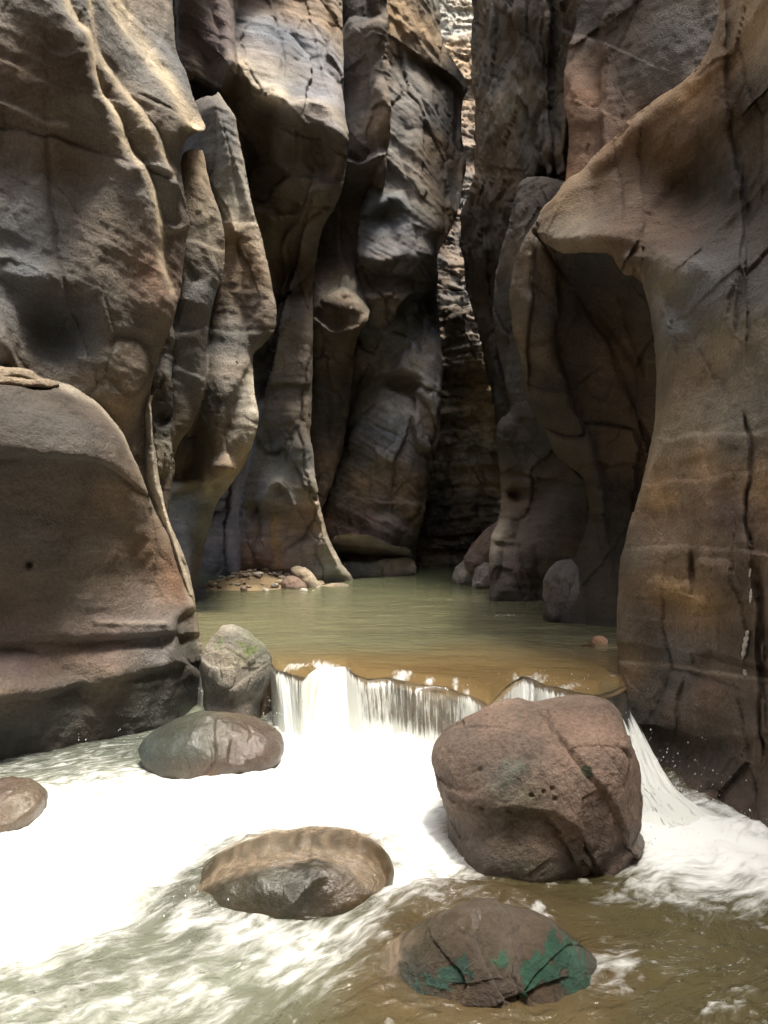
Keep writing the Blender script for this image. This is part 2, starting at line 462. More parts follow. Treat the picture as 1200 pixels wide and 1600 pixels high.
# flaky ledge on top of the lobe
sheet('rock_ledge', [(-240, 552), (-60, 560), (0, 573), (47, 576), (60, 588), (92, 596), (94, 603), (70, 606), (20, 601), (-60, 596), (-240, 590)],
      [(-240, 580, 5.0), (0, 590, 5.45), (94, 600, 5.77), (0, 570, 5.5)], [crack([(0, 588), (60, 594)], .03, 3)], [(0, 0, TAN)], R=.06, Wd=8, T=.5, stp=2.2,
      big=(.01, 1), flute=0, strata=(.02, .1), seed=9, fac=(.01, .3), label='thin flaking ledge lying on top of the left lobe', stain=.2, cat='rock ledge')

# ---- B: tall left face with ribbons, their light painted pale
faceB = [(-240, -150), (262, -150), (268, -60), (270, 0), (272, 75), (281, 97), (292, 116), (304, 158), (313, 180), (324, 200), (313, 209), (298, 204), (288, 222),
         (281, 250), (284, 272), (288, 300), (295, 335), (296, 350), (290, 385), (285, 412), (283, 450), (270, 499), (259, 529), (244, 562), (236, 600), (231, 642), (233, 672), (240, 710), (246, 760),
         (262, 815), (282, 855), (300, 910), (308, 960), (300, 1020), (200, 1000), (-240, 900)]
dB = [(-240, 0, 5.4), (0, 0, 5.95), (130, 0, 6.5), (268, 0, 7.6), (318, 198, 7.25), (200, 250, 6.85), (290, 340, 7.3), (0, 300, 6.1), (-240, 500, 5.3), (0, 560, 6.0),
      (150, 560, 6.5), (235, 620, 7.1), (248, 760, 7.3), (300, 940, 7.5), (100, 420, 6.3), (100, 800, 6.8), (-240, -150, 5.9), (200, -150, 7.3), (110, 490, 6.35)]
ribbon1 = [(85, -150), (95, -20), (120, 30), (143, 52), (145, 100), (160, 145), (190, 185), (200, 225), (229, 262), (246, 310), (252, 350), (254, 400), (270, 450)]
ribbon2 = [(125, -150), (140, 0), (150, 70), (170, 110), (215, 165), (240, 205), (262, 250), (272, 272)]
ribbon3 = [(150, -150), (178, 0), (200, 45), (235, 92), (265, 128), (283, 165), (300, 192), (322, 200)]
sB = [step(ribbon1, .34, 150, 9), step(ribbon2, .22, 60, 8), step(ribbon3, .45, 80, 18),
      ridge(ribbon3, .05, 12),
      ridge([(60, 60), (75, 80), (100, 92), (135, 80)], .02, 5), ridge([(0, 160), (40, 178), (75, 195), (105, 195)], .06, 7),
      step([(0, 200), (40, 203), (110, 220), (190, 250), (220, 262)], .05, 90, 4),
      step([(72, 200), (74, 260), (80, 330), (92, 400), (104, 450), (130, 530)], .05, 80, 8), crack([(70, 200), (73, 260), (79, 330), (90, 400), (102, 450), (128, 530)], .04, 2.4),
      step([(0, 92), (20, 100), (50, 120), (80, 130), (150, 150)], .04, 40, 5),
      step([(0, 480), (14, 500), (24, 545), (46, 585)], .15, 60, 4), lump(10, 540, 35, 50, .2), lump(6, 400, 14, 8, .08), lump(-40, 330, 100, 60, .1),
      lump(90, 515, 60, 60, -.22, 10), lump(150, 470, 40, 80, .10, -10), lump(60, 430, 60, 24, .10, 20), lump(190, 600, 60, 40, .08), lump(170, 350, 70, 60, .07),
      lump(160, 590, 50, 22, -.05), step([(230, 600), (205, 640), (195, 690), (215, 740)], .05, 30, 6),
      ridge([(215, 262), (240, 258), (270, 270)], .06, 6), ridge([(252, 352), (275, 360), (292, 352)], .04, 5), lump(288, 235, 14, 30, -.25, 10),
      crack([(205, 145), (225, 152), (255, 168), (280, 180)], .03, 2.5),
      lump(210, 110, 26, 36, -.07), crack([(195, 50), (206, 110)], .03, 3), step([(232, 92), (250, 60), (262, 0)], .05, 30, 4)]
cB = [(130, 20, GRY), (220, 40, GRY), (250, 130, GRY), (300, 190, TAN), (60, 80, DBR), (110, 100, DBR), (30, 130, DBR), (100, 250, BRN), (60, 300, GRY), (190, 340, BRN), (150, 420, BRN), (40, 420, GRY), (90, 510, VAR), (10, 540, BRN),
      (200, 560, BRN), (160, 600, GRY), (200, 640, TAN), (220, 740, TAN), (255, 800, PAL), (260, 420, RST), (30, 20, GRY), (150, 170, GRY), (240, 280, GRY), (230, 210, GRY)]
sheet('canyon_wall', faceB, dB, sB, cB, R=.4, Wd=34, T=2.5, strata=(.03, .32), flute=.06, big=(.07, .8), fine=.014, seed=5, fac=(.016, .9), joint=.3, tints=[(ribbon1, 6, PAL2, .95), (ribbon2, 5, PAL2, .9), (ribbon3, 12, PAL2, 1.0), ([(0, 160), (40, 178), (75, 195), (105, 195)], 4, PAL, .5), ([(252, 352), (275, 360), (292, 352)], 4, PAL, .6)],  # pale tints paint skylight on the ribs and edges
      label='broad left canyon face with curved ribs painted pale as if lit running down from the top')

# spine that shows beyond the lobe, painted pale as if lit
sheet('rock_fin', [(234, 610), (238, 640), (242, 700), (247, 745), (258, 790), (270, 828), (281, 862), (293, 898), (303, 935), (300, 960), (280, 940), (262, 880), (245, 830), (228, 760), (222, 690), (226, 640)],
      [(230, 620, 7.0), (240, 740, 7.05), (262, 820, 6.95), (295, 930, 7.0)], [ridge([(236, 640), (240, 740), (265, 830), (296, 930)], .10, 8)],
      [(0, 0, PAL)], R=.2, Wd=12, T=.9, stp=2.2, big=(.02, 1), flute=.02, strata=(.015, .2), seed=14, fac=(.02, .4), joint=0, stain=.1,
      label='narrow spine of rock, painted pale as if lit, behind the rim of the left lobe', cat='rock fin')

# ---- C: fins standing behind the left wall
finC0 = [(258, 500), (272, 510), (276, 545), (270, 580), (272, 640), (268, 690), (276, 730), (268, 770), (262, 830), (250, 830), (236, 700), (228, 600), (240, 540)]
sheet('rock_fin', finC0, [(250, 520, 8.6), (250, 700, 8.6), (258, 830, 8.6), (274, 600, 8.8)],
      [lump(258, 600, 20, 30, .12), lump(255, 650, 16, 14, -.2), lump(255, 720, 16, 25, .1), step([(238, 575), (272, 582)], .12, 20), step([(236, 686), (270, 692)], .12, 16), step([(240, 540), (274, 548)], -.12, 20)],
      [(250, 520, GRY), (255, 640, DRK), (255, 700, TAN), (255, 760, DRK)], R=.2, Wd=12, T=1.5, stp=2.4, big=(.06, 1.6), flute=.1, strata=(.05, .1), seed=21, fac=(.07, .5),
      label='slim broken dark column squeezed behind the left wall', cat='rock fin')
finC1 = [(284, 244), (290, 236), (306, 232), (319, 236), (328, 292), (343, 330), (352, 367), (351, 424), (337, 457), (326, 506), (322, 560), (322, 592), (315, 626), (300, 668), (279, 690), (270, 720), (262, 760), (250, 700), (262, 600), (268, 520), (278, 450), (270, 380), (276, 300)]
sC1 = [step([(306, 232), (322, 300), (330, 370), (340, 430)], .10, 40, 4), lump(310, 470, 26, 22, .08), step([(285, 372), (320, 378), (350, 392)], .06, 40, 3), step([(275, 520), (326, 512)], .05, 30), step([(272, 570), (322, 590)], .05, 25),
       ridge([(320, 240), (338, 330), (348, 372)], .06, 8), lump(300, 620, 20, 40, -.08)]
sheet('rock_fin', finC1, [(300, 240, 8.9), (340, 330, 9.1), (300, 450, 8.9), (320, 600, 9.2), (280, 680, 9.1), (345, 420, 9.2), (275, 560, 8.9)], sC1,
      [(320, 280, TAN), (300, 380, BRN), (310, 450, GRY), (300, 560, GRY), (300, 650, BRN), (340, 360, TAN)], R=.3, Wd=20, T=1.8, stp=2.6, big=(.03, .8), flute=.04, strata=(.02, .2), seed=23, fac=(.015, 1.2),
      label='grey leaning fin with a pointed top beside the left wall', cat='rock fin')
finC2 = [(262, 190), (290, 170), (322, 150), (336, 150), (341, 142), (352, 160), (369, 182), (372, 205), (386, 277), (397, 330), (409, 367), (420, 424), (433, 484), (430, 515), (412, 537), (397, 551), (395, 567), (397, 612), (406, 654),
         (396, 687), (378, 730), (358, 758), (339, 785), (324, 837), (313, 894), (304, 935), (300, 1010), (262, 1010), (246, 900), (240, 700), (240, 500), (262, 300)]
dC2 = [(330, 160, 10.0), (380, 280, 9.9), (425, 450, 9.7), (320, 400, 10.3), (396, 560, 9.9), (402, 650, 9.5), (340, 600, 9.8), (350, 740, 10.0), (300, 760, 10.6), (300, 900, 11.0), (322, 840, 11.2), (270, 600, 10.4), (300, 1000, 11.0)]
sC2 = [step([(336, 150), (345, 190), (360, 240), (372, 300), (374, 360), (378, 440), (376, 520), (372, 560)], .12, 70, 5),
       step([(334, 295), (352, 320), (364, 350), (372, 372)], -.2, 40, 8), ridge([(332, 300), (350, 330), (366, 360)], .1, 10),
       step([(330, 470), (325, 540), (324, 600), (312, 640), (300, 680)], .25, 40, 8),
       step([(395, 566), (380, 590), (362, 630), (350, 670), (356, 710)], .22, 46, 14), lump(372, 640, 12, 48, -.16, 18), ridge([(396, 570), (405, 655), (392, 695), (372, 735)], .14, 14),
       lump(345, 735, 34, 18, .22), lump(300, 700, 24, 46, -.25), step([(272, 768), (300, 760), (318, 772), (330, 752), (360, 738)], -.16, 36, 4), lump(296, 755, 26, 10, .15),
       ridge([(278, 765), (296, 748), (316, 752), (322, 766)], .09, 8), step([(352, 345), (380, 350), (404, 348)], .07, 40, 3), ridge([(340, 160), (362, 240), (384, 290), (398, 335)], .10, 12),
       lump(300, 820, 22, 50, .10), step([(262, 862), (318, 866)], .05, 30), step([(332, 515), (376, 520), (430, 512)], .05, 30, 3), lump(350, 500, 14, 50, .08), lump(340, 600, 16, 60, .06)]
cC2 = [(350, 180, GRY), (380, 300, TAN), (360, 340, TAN), (300, 200, DBR), (400, 420, BRN), (410, 480, BRN), (345, 480, BRN), (345, 560, GRY), (400, 640, PAL), (350, 640, DRK), (300, 690, DRK), (300, 750, TAN), (350, 740, TAN), (390, 700, PAL), (300, 830, GRY), (290, 900, BRN), (320, 720, LIL)]
sheet('rock_buttress', finC2, dC2, sC2, cC2, R=.45, Wd=30, T=2.5, stp=2.6, big=(.04, .7), flute=.05, strata=(.025, .15), seed=27, tints=[([(341, 142), (352, 160), (369, 182), (372, 205), (386, 277), (397, 330), (409, 367), (420, 424), (433, 484)], 7, PAL, .6), ([(395, 567), (397, 612), (406, 654), (396, 687)], 8, PAL, .6), ([(278, 765), (296, 748), (316, 752), (322, 766)], 8, PAL, .4)], fac=(.02, 1.3), wet=(.5, .25),  # pale tints paint light along the buttress edges
      label='rippled buttress with a jutting knob that narrows to a foot in the pool', cat='rock buttress')

# ---- D: lilac bulging shoulder and purple-footed pillar
shD = [(200, -150), (530, -150), (533, 0), (534, 86), (537, 180), (544, 214), (543, 240), (539, 270), (536, 290), (525, 320), (505, 350), (497, 380), (491, 430), (489, 500), (488, 594), (486, 661), (489, 717), (494, 755), (502, 792),
       (513, 837), (530, 875), (545, 893), (554, 911), (556, 960), (240, 1000), (230, 700), (220, 400), (200, 100)]
dD = [(300, 0, 11.2), (370, 0, 12.2), (450, 100, 12.0), (530, 100, 12.6), (460, 200, 11.6), (540, 230, 12.0), (380, 250, 12.6), (440, 330, 12.7), (480, 420, 13.6), (450, 500, 13.4), (480, 650, 13.4), (430, 650, 13.5), (430, 780, 13.5), (500, 790, 13.5),
      (400, 800, 13.7), (545, 905, 14.2), (395, 905, 13.9), (310, 925, 14.6), (330, 780, 14.2), (260, 600, 15), (260, 930, 16.5), (450, 860, 13.75), (400, 560, 13.4), (350, 500, 13), (450, -150, 12.2), (420, 990, 15.2)]
sD = [step([(372, 0), (368, 60), (372, 110), (362, 140), (350, 160), (300, 130)], .9, 100, 6),                       # dark overhanging block top left
      ridge([(376, 100), (392, 130), (415, 150), (436, 152)], .16, 14), ridge([(436, 152), (455, 165), (475, 155), (500, 158), (525, 185), (540, 215)], .22, 16),
      step([(540, 240), (520, 210), (495, 200), (470, 210), (452, 190), (432, 160), (405, 158), (380, 130)], .30, 55, 6),
      lump(505, 245, 28, 24, -.28), lump(400, 215, 30, 40, -.30), lump(460, 175, 24, 20, .15), lump(520, 205, 20, 14, .25, 30),
      step([(380, 212), (410, 238), (440, 262), (455, 275)], -.3, 50, 5), step([(455, 205), (500, 220), (530, 240)], .12, 20, 3), crack([(463, 180), (464, 240), (448, 280)], .08, 3.5),
      step([(432, 290), (445, 275), (480, 272), (530, 285)], .18, 40, 4), lump(455, 300, 26, 20, .15), crack([(462, 275), (464, 305), (458, 330)], .06, 3), crack([(424, 10), (432, 50), (441, 90), (449, 135)], .14, 4),
      crack([(476, 25), (492, 45), (525, 80)], .05, 4), step([(485, 30), (500, 90), (512, 140), (530, 170)], -.06, 30, 3), lump(420, 70, 40, 60, .12), lump(505, 60, 20, 60, .08),
      step([(475, 325), (470, 345), (452, 360), (440, 390), (448, 430), (440, 460)], -.45, 60, 8), ridge([(400, 330), (440, 340), (470, 340)], .12, 10), lump(430, 350, 18, 16, .18), lump(425, 400, 14, 60, .12),
      lump(500, 305, 30, 24, .25), step([(395, 310), (430, 330), (472, 328)], .15, 30, 4),
      lump(455, 440, 30, 40, -.25), step([(440, 470), (424, 485), (415, 530), (395, 560)], .3, 80, 8), step([(488, 600), (450, 605), (410, 600)], .10, 40, 3),
      ridge([(410, 780), (420, 752), (436, 748), (450, 760), (460, 790)], .18, 10), step([(462, 790), (452, 768), (436, 752), (418, 758), (405, 785)], -.12, 22), step([(380, 790), (430, 788), (500, 790)], -.16, 24, 4), lump(480, 760, 22, 22, .18),
      step([(375, 840), (430, 840), (500, 838)], .05, 30, 3), lump(494, 828, 10, 10, -.12), step([(330, 870), (400, 868), (490, 872)], .05, 22, 3),
      ridge([(497, 790), (506, 830), (520, 862), (540, 900)], .18, 7), step([(540, 905), (520, 868), (503, 830), (498, 795)], -.25, 26, 4),
      step([(410, 640), (396, 700), (374, 780), (376, 850), (376, 940)], -1.6, 160, 5), lump(420, 690, 20, 26, -.15), crack([(440, 660), (452, 690), (445, 740)], .06, 3),
      lump(460, 690, 24, 60, .12), lump(490, 870, 40, 20, -.1)]
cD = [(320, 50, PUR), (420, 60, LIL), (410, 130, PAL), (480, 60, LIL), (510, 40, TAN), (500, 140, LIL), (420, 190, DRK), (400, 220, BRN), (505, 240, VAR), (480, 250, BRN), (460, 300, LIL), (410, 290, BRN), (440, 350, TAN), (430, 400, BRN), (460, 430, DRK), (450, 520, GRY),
      (460, 620, GRY), (440, 700, GRY), (440, 760, PAL), (480, 760, PAL), (420, 800, LIL), (470, 800, PUR2), (400, 850, PUR2), (432, 850, PUR2), (410, 880, PUR2), (470, 860, PUR2), (510, 840, TAN), (530, 890, PAL), (400, 890, PUR), (350, 870, BLK), (340, 800, BLK), (360, 740, BLK), (320, 900, BLK), (520, 200, LIL), (310, 120, DBR)]  # near-black entries put the shade of the left gap into the colour
sheet('rock_pillar', shD, dD, sD, cD, mat=ROCK, R=.5, Wd=22, T=3, stp=2.6, big=(.10, .7), flute=.12, strata=(.045, .12), seed=31, tints=[([(376, 100), (392, 130), (415, 150), (432, 150)], 12, PAL2, .6), ([(436, 152), (455, 165), (475, 155), (500, 158), (525, 185), (540, 215)], 9, PAL, .5), ([(497, 790), (506, 830), (520, 862), (545, 905)], 8, PAL, .8), ([(432, 810), (434, 895)], 7, OCH2, .75)], fac=(.08, 1.1), wet=(.5, .15),  # pale tints paint lit ridges; the ochre one is a stain
      label='tall pillar with a lilac bulging shoulder above and a purple foot at the pool', cat='rock pillar')

# ---- E: thin fin next to the shoulder
finE = [(525, -150), (602, -150), (606, -20), (603, 12), (607, 20), (605, 67), (597, 90), (596, 112), (604, 135), (609, 161), (609, 225), (603, 236), (605, 255), (601, 292), (590, 319), (577, 345), (568, 385), (563, 427), (566, 454), (577, 484), (575, 502), (560, 519),
        (552, 560), (548, 620), (536, 700), (525, 740), (512, 780), (500, 800), (478, 780), (478, 500), (480, 350), (520, 250), (526, 100)]
dE = [(560, 0, 14.4), (600, 100, 14.2), (545, 150, 14.8), (600, 220, 14.0), (570, 230, 14.2), (600, 280, 14.8), (560, 300, 15.3), (545, 400, 15.6), (520, 480, 14.6), (570, 490, 14.5), (500, 600, 15), (540, 600, 15.2), (500, 760, 15.2), (520, 720, 15.3), (560, -150, 14.5)]
sE = [step([(534, 40), (548, 26), (580, 24), (606, 18)], .35, 160, 8), step([(605, 70), (596, 95), (580, 125), (580, 160), (586, 190), (588, 235)], -.14, 26, 3), ridge([(545, 235), (570, 248), (590, 240)], .15, 12), lump(560, 215, 26, 40, .12),
      step([(605, 240), (585, 245), (560, 258), (540, 250)], -.7, 60, 5), lump(593, 280, 12, 26, .25, 10), step([(545, 432), (556, 432), (566, 456)], .2, 40), lump(553, 445, 10, 14, .2, 20),
      step([(490, 480), (500, 458), (535, 450), (565, 462), (577, 488)], .45, 45, 6), step([(577, 490), (560, 512), (520, 522), (492, 500)], -.3, 40, 6), step([(534, 350), (538, 380), (542, 420)], .3, 40, 3), lump(515, 400, 18, 60, -.2),
      step([(500, 560), (530, 540), (552, 560)], .2, 60, 8), step([(486, 596), (520, 610), (548, 600)], .1, 40), lump(520, 640, 20, 60, .1)]
cE = [(560, 10, DRK), (560, 80, LIL), (560, 150, LIL), (595, 190, TAN), (565, 230, LIL), (595, 280, BRN), (550, 300, DRK), (545, 380, PUR), (553, 440, TAN), (530, 490, DBR), (510, 400, DRK), (520, 580, DBR), (510, 700, BRN), (515, 640, DRK)]
sheet('rock_fin', finE, dE, sE, cE, R=.5, Wd=24, T=3, stp=2.6, big=(.10, .7), flute=.12, strata=(.04, .12), seed=37, fac=(.07, 1.0),
      label='slender hanging fin with a dark undercut tip in the middle of the canyon', cat='rock fin')

# ---- F: big grey central buttress, cross-bedded above, slabs below
fF = [(600, -150), (680, -150), (682, -40), (686, 0), (687, 49), (697, 75), (710, 94), (722, 112), (729, 127), (731, 139), (724, 155), (721, 176), (721, 214), (726, 235), (727, 255), (723, 285), (721, 300), (720, 318), (716, 330), (710, 350), (702, 367), (690, 385), (684, 400), (682, 442),
      (684, 500), (688, 540), (689, 586), (688, 669), (680, 725), (669, 770), (661, 807), (650, 856), (649, 886), (649, 960), (470, 960), (485, 850), (500, 800), (520, 700), (535, 600), (548, 500), (560, 350), (590, 200), (595, 60)]
dF = [(640, 0, 15.6), (690, 50, 16.3), (640, 200, 15.3), (730, 140, 16.8), (720, 260, 16.2), (700, 340, 15.4), (620, 330, 15.0), (580, 380, 14.9), (580, 450, 15.0), (660, 400, 15.2), (620, 480, 15.1), (680, 480, 16.3), (640, 560, 15.9), (690, 600, 16.2),
      (560, 560, 16.4), (560, 660, 16.6), (640, 660, 15.9), (640, 780, 16.4), (560, 780, 16.5), (530, 850, 16.6), (600, 870, 16.3), (600, 900, 16.2), (645, 885, 17.2), (520, 910, 16.4), (640, -150, 15.8)]
sF = [step([(660, 88), (680, 100), (700, 110), (725, 140), (722, 200), (724, 290), (716, 330)], -.7, 26, 5),   # black hollow along the edge
      ridge([(606, 250), (640, 280), (690, 318), (716, 330)], .12, 12), ridge([(585, 320), (620, 305), (650, 330), (690, 352)], .14, 16), step([(585, 330), (615, 320), (640, 345), (685, 365)], -.12, 24, 6),
      lump(600, 340, 24, 16, -.10), ridge([(566, 400), (600, 408), (640, 392), (684, 402)], .20, 16), step([(566, 410), (590, 420), (630, 428), (682, 440)], -.22, 22, 5), lump(600, 445, 26, 10, -.1), ridge([(570, 470), (600, 460), (640, 470)], .12, 12),
      lump(650, 360, 26, 18, .10), step([(572, 505), (600, 512), (612, 500), (622, 480), (640, 458), (680, 452)], -.9, 70, 5),       # dark alcove
      step([(575, 512), (625, 518), (652, 540), (690, 548)], .15, 26, 4),
      slab([(636, 528), (652, 534), (660, 548), (684, 560), (690, 600), (688, 670), (672, 640), (648, 615), (648, 590), (608, 582), (620, 560), (636, 545)], .35, 5),
      step([(606, 584), (640, 586), (650, 592)], -.4, 26, 3), lump(628, 600, 22, 14, -.4),
      step([(555, 662), (566, 645), (585, 620), (608, 604), (640, 618), (655, 640), (668, 680)], .28, 130, 6), ridge([(555, 655), (575, 628), (604, 606)], .12, 6),
      step([(588, 672), (604, 688), (622, 692), (640, 676), (656, 660)], -.06, 22, 3), step([(574, 650), (592, 664), (615, 674), (640, 655)], -.05, 14, 3), crack([(605, 606), (635, 640), (650, 700)], .04, 3), crack([(588, 640), (586, 690), (586, 760)], .04, 3),
      step([(650, 650), (652, 690), (660, 700), (690, 700)], -.5, 40, 4), step([(520, 768), (560, 766), (590, 772)], .10, 40, 4), step([(590, 780), (640, 784), (662, 782)], .12, 40, 4), lump(650, 800, 10, 16, .1),
      lump(600, 800, 26, 10, -.15), ridge([(600, 812), (625, 830), (650, 838)], .15, 14), step([(520, 815), (560, 830), (600, 845), (640, 862)], .12, 24, 4), lump(560, 800, 20, 20, .10), crack([(545, 796), (548, 820), (540, 838)], .05, 3),
      lump(625, 720, 40, 30, .12), lump(560, 700, 30, 50, .08), lump(560, 560, 22, 22, .15), lump(550, 530, 30, 20, -.2), step([(520, 750), (540, 690), (548, 640), (560, 610)], .2, 70, 10),
      lump(660, 200, 30, 90, .12), ridge([(625, 30), (660, 60), (688, 80)], .08, 8)]
cF = [(640, 30, TAN), (690, 70, TAN), (640, 120, GRY), (700, 120, DRK), (640, 200, GRY), (700, 200, BRN), (620, 300, GRY), (690, 320, TAN), (600, 340, VAR), (620, 380, LIL), (600, 400, LIL), (660, 440, VAR), (600, 440, DRK), (600, 480, LIL), (660, 490, DRK),
      (650, 560, PGR), (670, 600, PGR), (560, 560, TAN), (560, 600, DRK), (610, 640, PGR), (590, 700, LIL), (640, 700, LIL), (560, 760, TAN), (600, 760, GRY), (640, 800, OCH), (560, 820, PUR), (620, 830, LIL), (580, 830, RST), (630, 790, BRN), (550, 690, VAR)]
sheet('rock_buttress', fF, dF, sF, cF, mat=ROCK_TILT, R=.6, Wd=26, T=4, stp=2.6, big=(.10, .6), flute=.10, strata=(.06, .5), fine=.02, seed=41, fac=(.11, 1.2), joint=.7,
      label='massive grey cross-bedded buttress with pale slabs at the end of the pool', cat='rock buttress')
# ledges at its foot
sheet('rock_ledge', [(519, 840), (540, 834), (575, 836), (598, 846), (612, 852), (640, 856), (646, 870), (640, 880), (610, 884), (560, 884), (524, 878), (514, 860)],
      [(530, 860, 15.9), (600, 860, 15.6), (640, 870, 16)], [ridge([(530, 850), (590, 850), (640, 862)], .12, 10), lump(600, 872, 22, 8, -.15)], [(560, 850, TAN), (600, 850, LIL), (560, 875, DRK)],
      R=.35, Wd=14, T=1.2, stp=2.0, big=(.05, 1.2), flute=.06, strata=(.05, .1), seed=43, fac=(.05, .6), label='rounded pinkish ledge at the foot of the grey buttress', cat='rock ledge')
sheet('rock_ledge', [(528, 880), (545, 876), (580, 878), (610, 872), (640, 868), (650, 880), (650, 902), (520, 925), (520, 895)],
      [(535, 890, 15.3), (600, 885, 15.3), (645, 880, 15.7), (560, 915, 15.3)], [step([(560, 880), (562, 896)], .1, 20), crack([(610, 874), (611, 892)], .06, 3)], [(540, 885, LIL), (620, 880, TAN), (560, 890, GRY)],
      R=.2, Wd=8, T=1.2, stp=2.0, big=(.04, 1.2), flute=.04, strata=(.04, .05), seed=44, fac=(.04, .6), wet=(.48, .1), label='low tan shelf touching the green pool below the grey buttress', cat='rock ledge')

# ---- G: layered wall in the gap, sunlit above, painted pale below as if lit
gG = [(600, -150), (760, -150), (770, 300), (800, 600), (830, 960), (600, 960), (640, 700), (640, 200)]
dG = [(700, 20, 27), (700, 150, 25), (720, 300, 23), (710, 400, 21), (720, 500, 20), (740, 600, 19.4), (740, 700, 19.2), (720, 800, 19.2), (660, 880, 18.8), (750, 880, 18.9), (700, -150, 28), (660, 800, 19)]
sG = [step([(690, 445 + 0), (720, 452), (760, 448)], -.2, 14, 3)]
for i, yy in enumerate([75, 128, 160, 215, 250, 282, 300, 340, 375, 420, 452, 478, 500, 534, 548, 585, 600, 622, 648, 672, 690, 705, 728, 760, 790, 815, 838, 862]):
    tl = -.28 if yy < 300 else (-.05 if i % 2 else .06)
    sG.append(step([(800, yy + 40 * tl), (740, yy), (700, yy - 30 * tl * -1), (660, yy - 70 * tl * -1)], .16 + .1 * ((i * 7) % 5) / 5, 16 + (i * 5) % 9, 2.5))
sG += [lump(715, 600, 60, 16, -.5), lump(720, 660, 60, 9, -.35), lump(710, 750, 28, 40, -.45, 20), lump(745, 790, 18, 26, .3, -20), lump(700, 810, 16, 60, -.3), lump(690, 835, 26, 26, .2), lump(722, 495, 20, 12, .25), lump(720, 150, 40, 18, -.8)]
cG = [(705, 30, PAL), (700, 110, TAN), (715, 200, BRN), (715, 300, BRN), (710, 400, BRN), (720, 480, DBR), (715, 540, BRN), (710, 600, DBR), (730, 630, PAL2), (740, 700, PAL2), (720, 740, PAL), (720, 560, PAL), (750, 660, PAL2), (745, 790, BRN), (690, 830, BRN), (660, 820, DRK), (740, 850, DRK)]  # paler low entries stand in for sunlight missing there
sheet('canyon_wall', gG, dG, sG, cG, mat=ROCK_FLAT, R=.2, Wd=10, T=2, stp=2.2, big=(.3, .5), flute=.15, strata=(.22, -.10), fine=.06, seed=47, fac=(.22, .8), stain=.35,
      label='bright layered wall seen through the narrow gap at the far end')

# ---- H: dark right-hand wall behind
hH = [(735, -150), (960, -150), (960, 300), (920, 700), (900, 960), (780, 960), (785, 785), (779, 732), (777, 680), (770, 620), (759, 564), (747, 519), (740, 470), (731, 442), (728, 405), (721, 370), (725, 325), (742, 285), (744, 232), (740, 202), (742, 157), (736, 131), (738, 60)]
dH = [(740, 0, 14.5), (740, 200, 14.6), (740, 400, 15), (760, 560, 15.5), (780, 720, 15.6), (800, 0, 13.0), (860, 100, 12.0), (880, 300, 11.8), (800, 300, 13.2), (850, 700, 13), (860, 900, 13), (785, 900, 14.6)]
sH = [step([(760, 420), (752, 340), (758, 290), (740, 270)], -.3, 80, 8), step([(862, 0), (858, 120), (864, 250), (862, 330)], .45, 60, 4), crack([(848, 0), (850, 130), (852, 290)], .12, 3),
      step([(780, 0), (776, 80), (770, 180), (768, 260), (760, 280)], .20, 60, 5), step([(820, 60), (816, 160), (822, 240)], .12, 40, 4), crack([(758, 110), (768, 112)], .1, 3),
      step([(888, 165), (884, 220), (884, 285)], .3, 20), lump(800, 20, 26, 22, .2), lump(830, 90, 14, 20, .12), lump(775, 150, 20, 60, .15, 10),
      lump(752, 390, 16, 30, .25), step([(815, 270), (860, 278), (866, 275)], -.15, 60, 4)]
cH = [(790, 20, GRY), (760, 120, GRY), (790, 160, TAN), (840, 60, DRK), (870, 100, DRK), (830, 200, DRK), (760, 250, BRN), (750, 350, DRK), (770, 450, DRK), (840, 300, DBR), (800, 600, BLK), (850, 800, BLK)]
sheet('canyon_wall', hH, dH, sH, cH, R=.5, Wd=24, T=4, stp=3, big=(.16, .7), flute=.16, strata=(.06, -.5), fine=.03, seed=53, fac=(.16, .8), joint=1,
      label='dark blocky right-hand wall beyond the narrow gap')
# ---- I: column standing in the pool right
iI = [(808, 277), (862, 275), (900, 290), (980, 500), (980, 980), (766, 970), (765, 939), (765, 849), (782, 804), (785, 785), (782, 740), (778, 700), (775, 672), (780, 655), (800, 640), (790, 600), (776, 540), (771, 470), (772, 431), (779, 410), (795, 360), (802, 320)]
dI = [(810, 290, 11.6), (780, 420, 12), (780, 520, 12.2), (800, 640, 11.8), (778, 680, 12), (785, 780, 12), (766, 860, 11.2), (766, 940, 11.0), (850, 940, 11.2), (860, 700, 11.6), (850, 500, 11.2), (850, 350, 10.8), (950, 900, 11)]
sI = [ridge([(810, 280), (796, 360), (780, 410), (774, 432)], .10, 8), lump(790, 668, 18, 18, .15), step([(790, 735), (800, 728), (820, 738), (840, 742)], -.2, 40, 6), lump(815, 755, 24, 14, .14), lump(805, 775, 12, 14, -.3),
      step([(765, 845), (800, 842), (850, 843)], .12, 200, 3), lump(790, 825, 22, 22, .15), step([(826, 805), (816, 830), (812, 848)], -.12, 30, 3), lump(776, 842, 14, 5, .12)]
cI = [(800, 300, DRK), (782, 410, LIL), (800, 480, DRK), (790, 560, DRK), (790, 680, DRK), (820, 740, DBR), (800, 815, DBR), (775, 842, TAN), (800, 880, PUR), (840, 900, DRK), (780, 930, DRK), (860, 600, BLK), (840, 700, BLK)]
sheet('rock_column', iI, dI, sI, cI, R=.3, Wd=16, T=2.5, stp=2.6, big=(.10, .8), flute=.10, strata=(.04, .05), seed=57, fac=(.07, 1.0), wet=(.5, .12),
      label='dark block-footed column standing in the right side of the pool', cat='rock column')
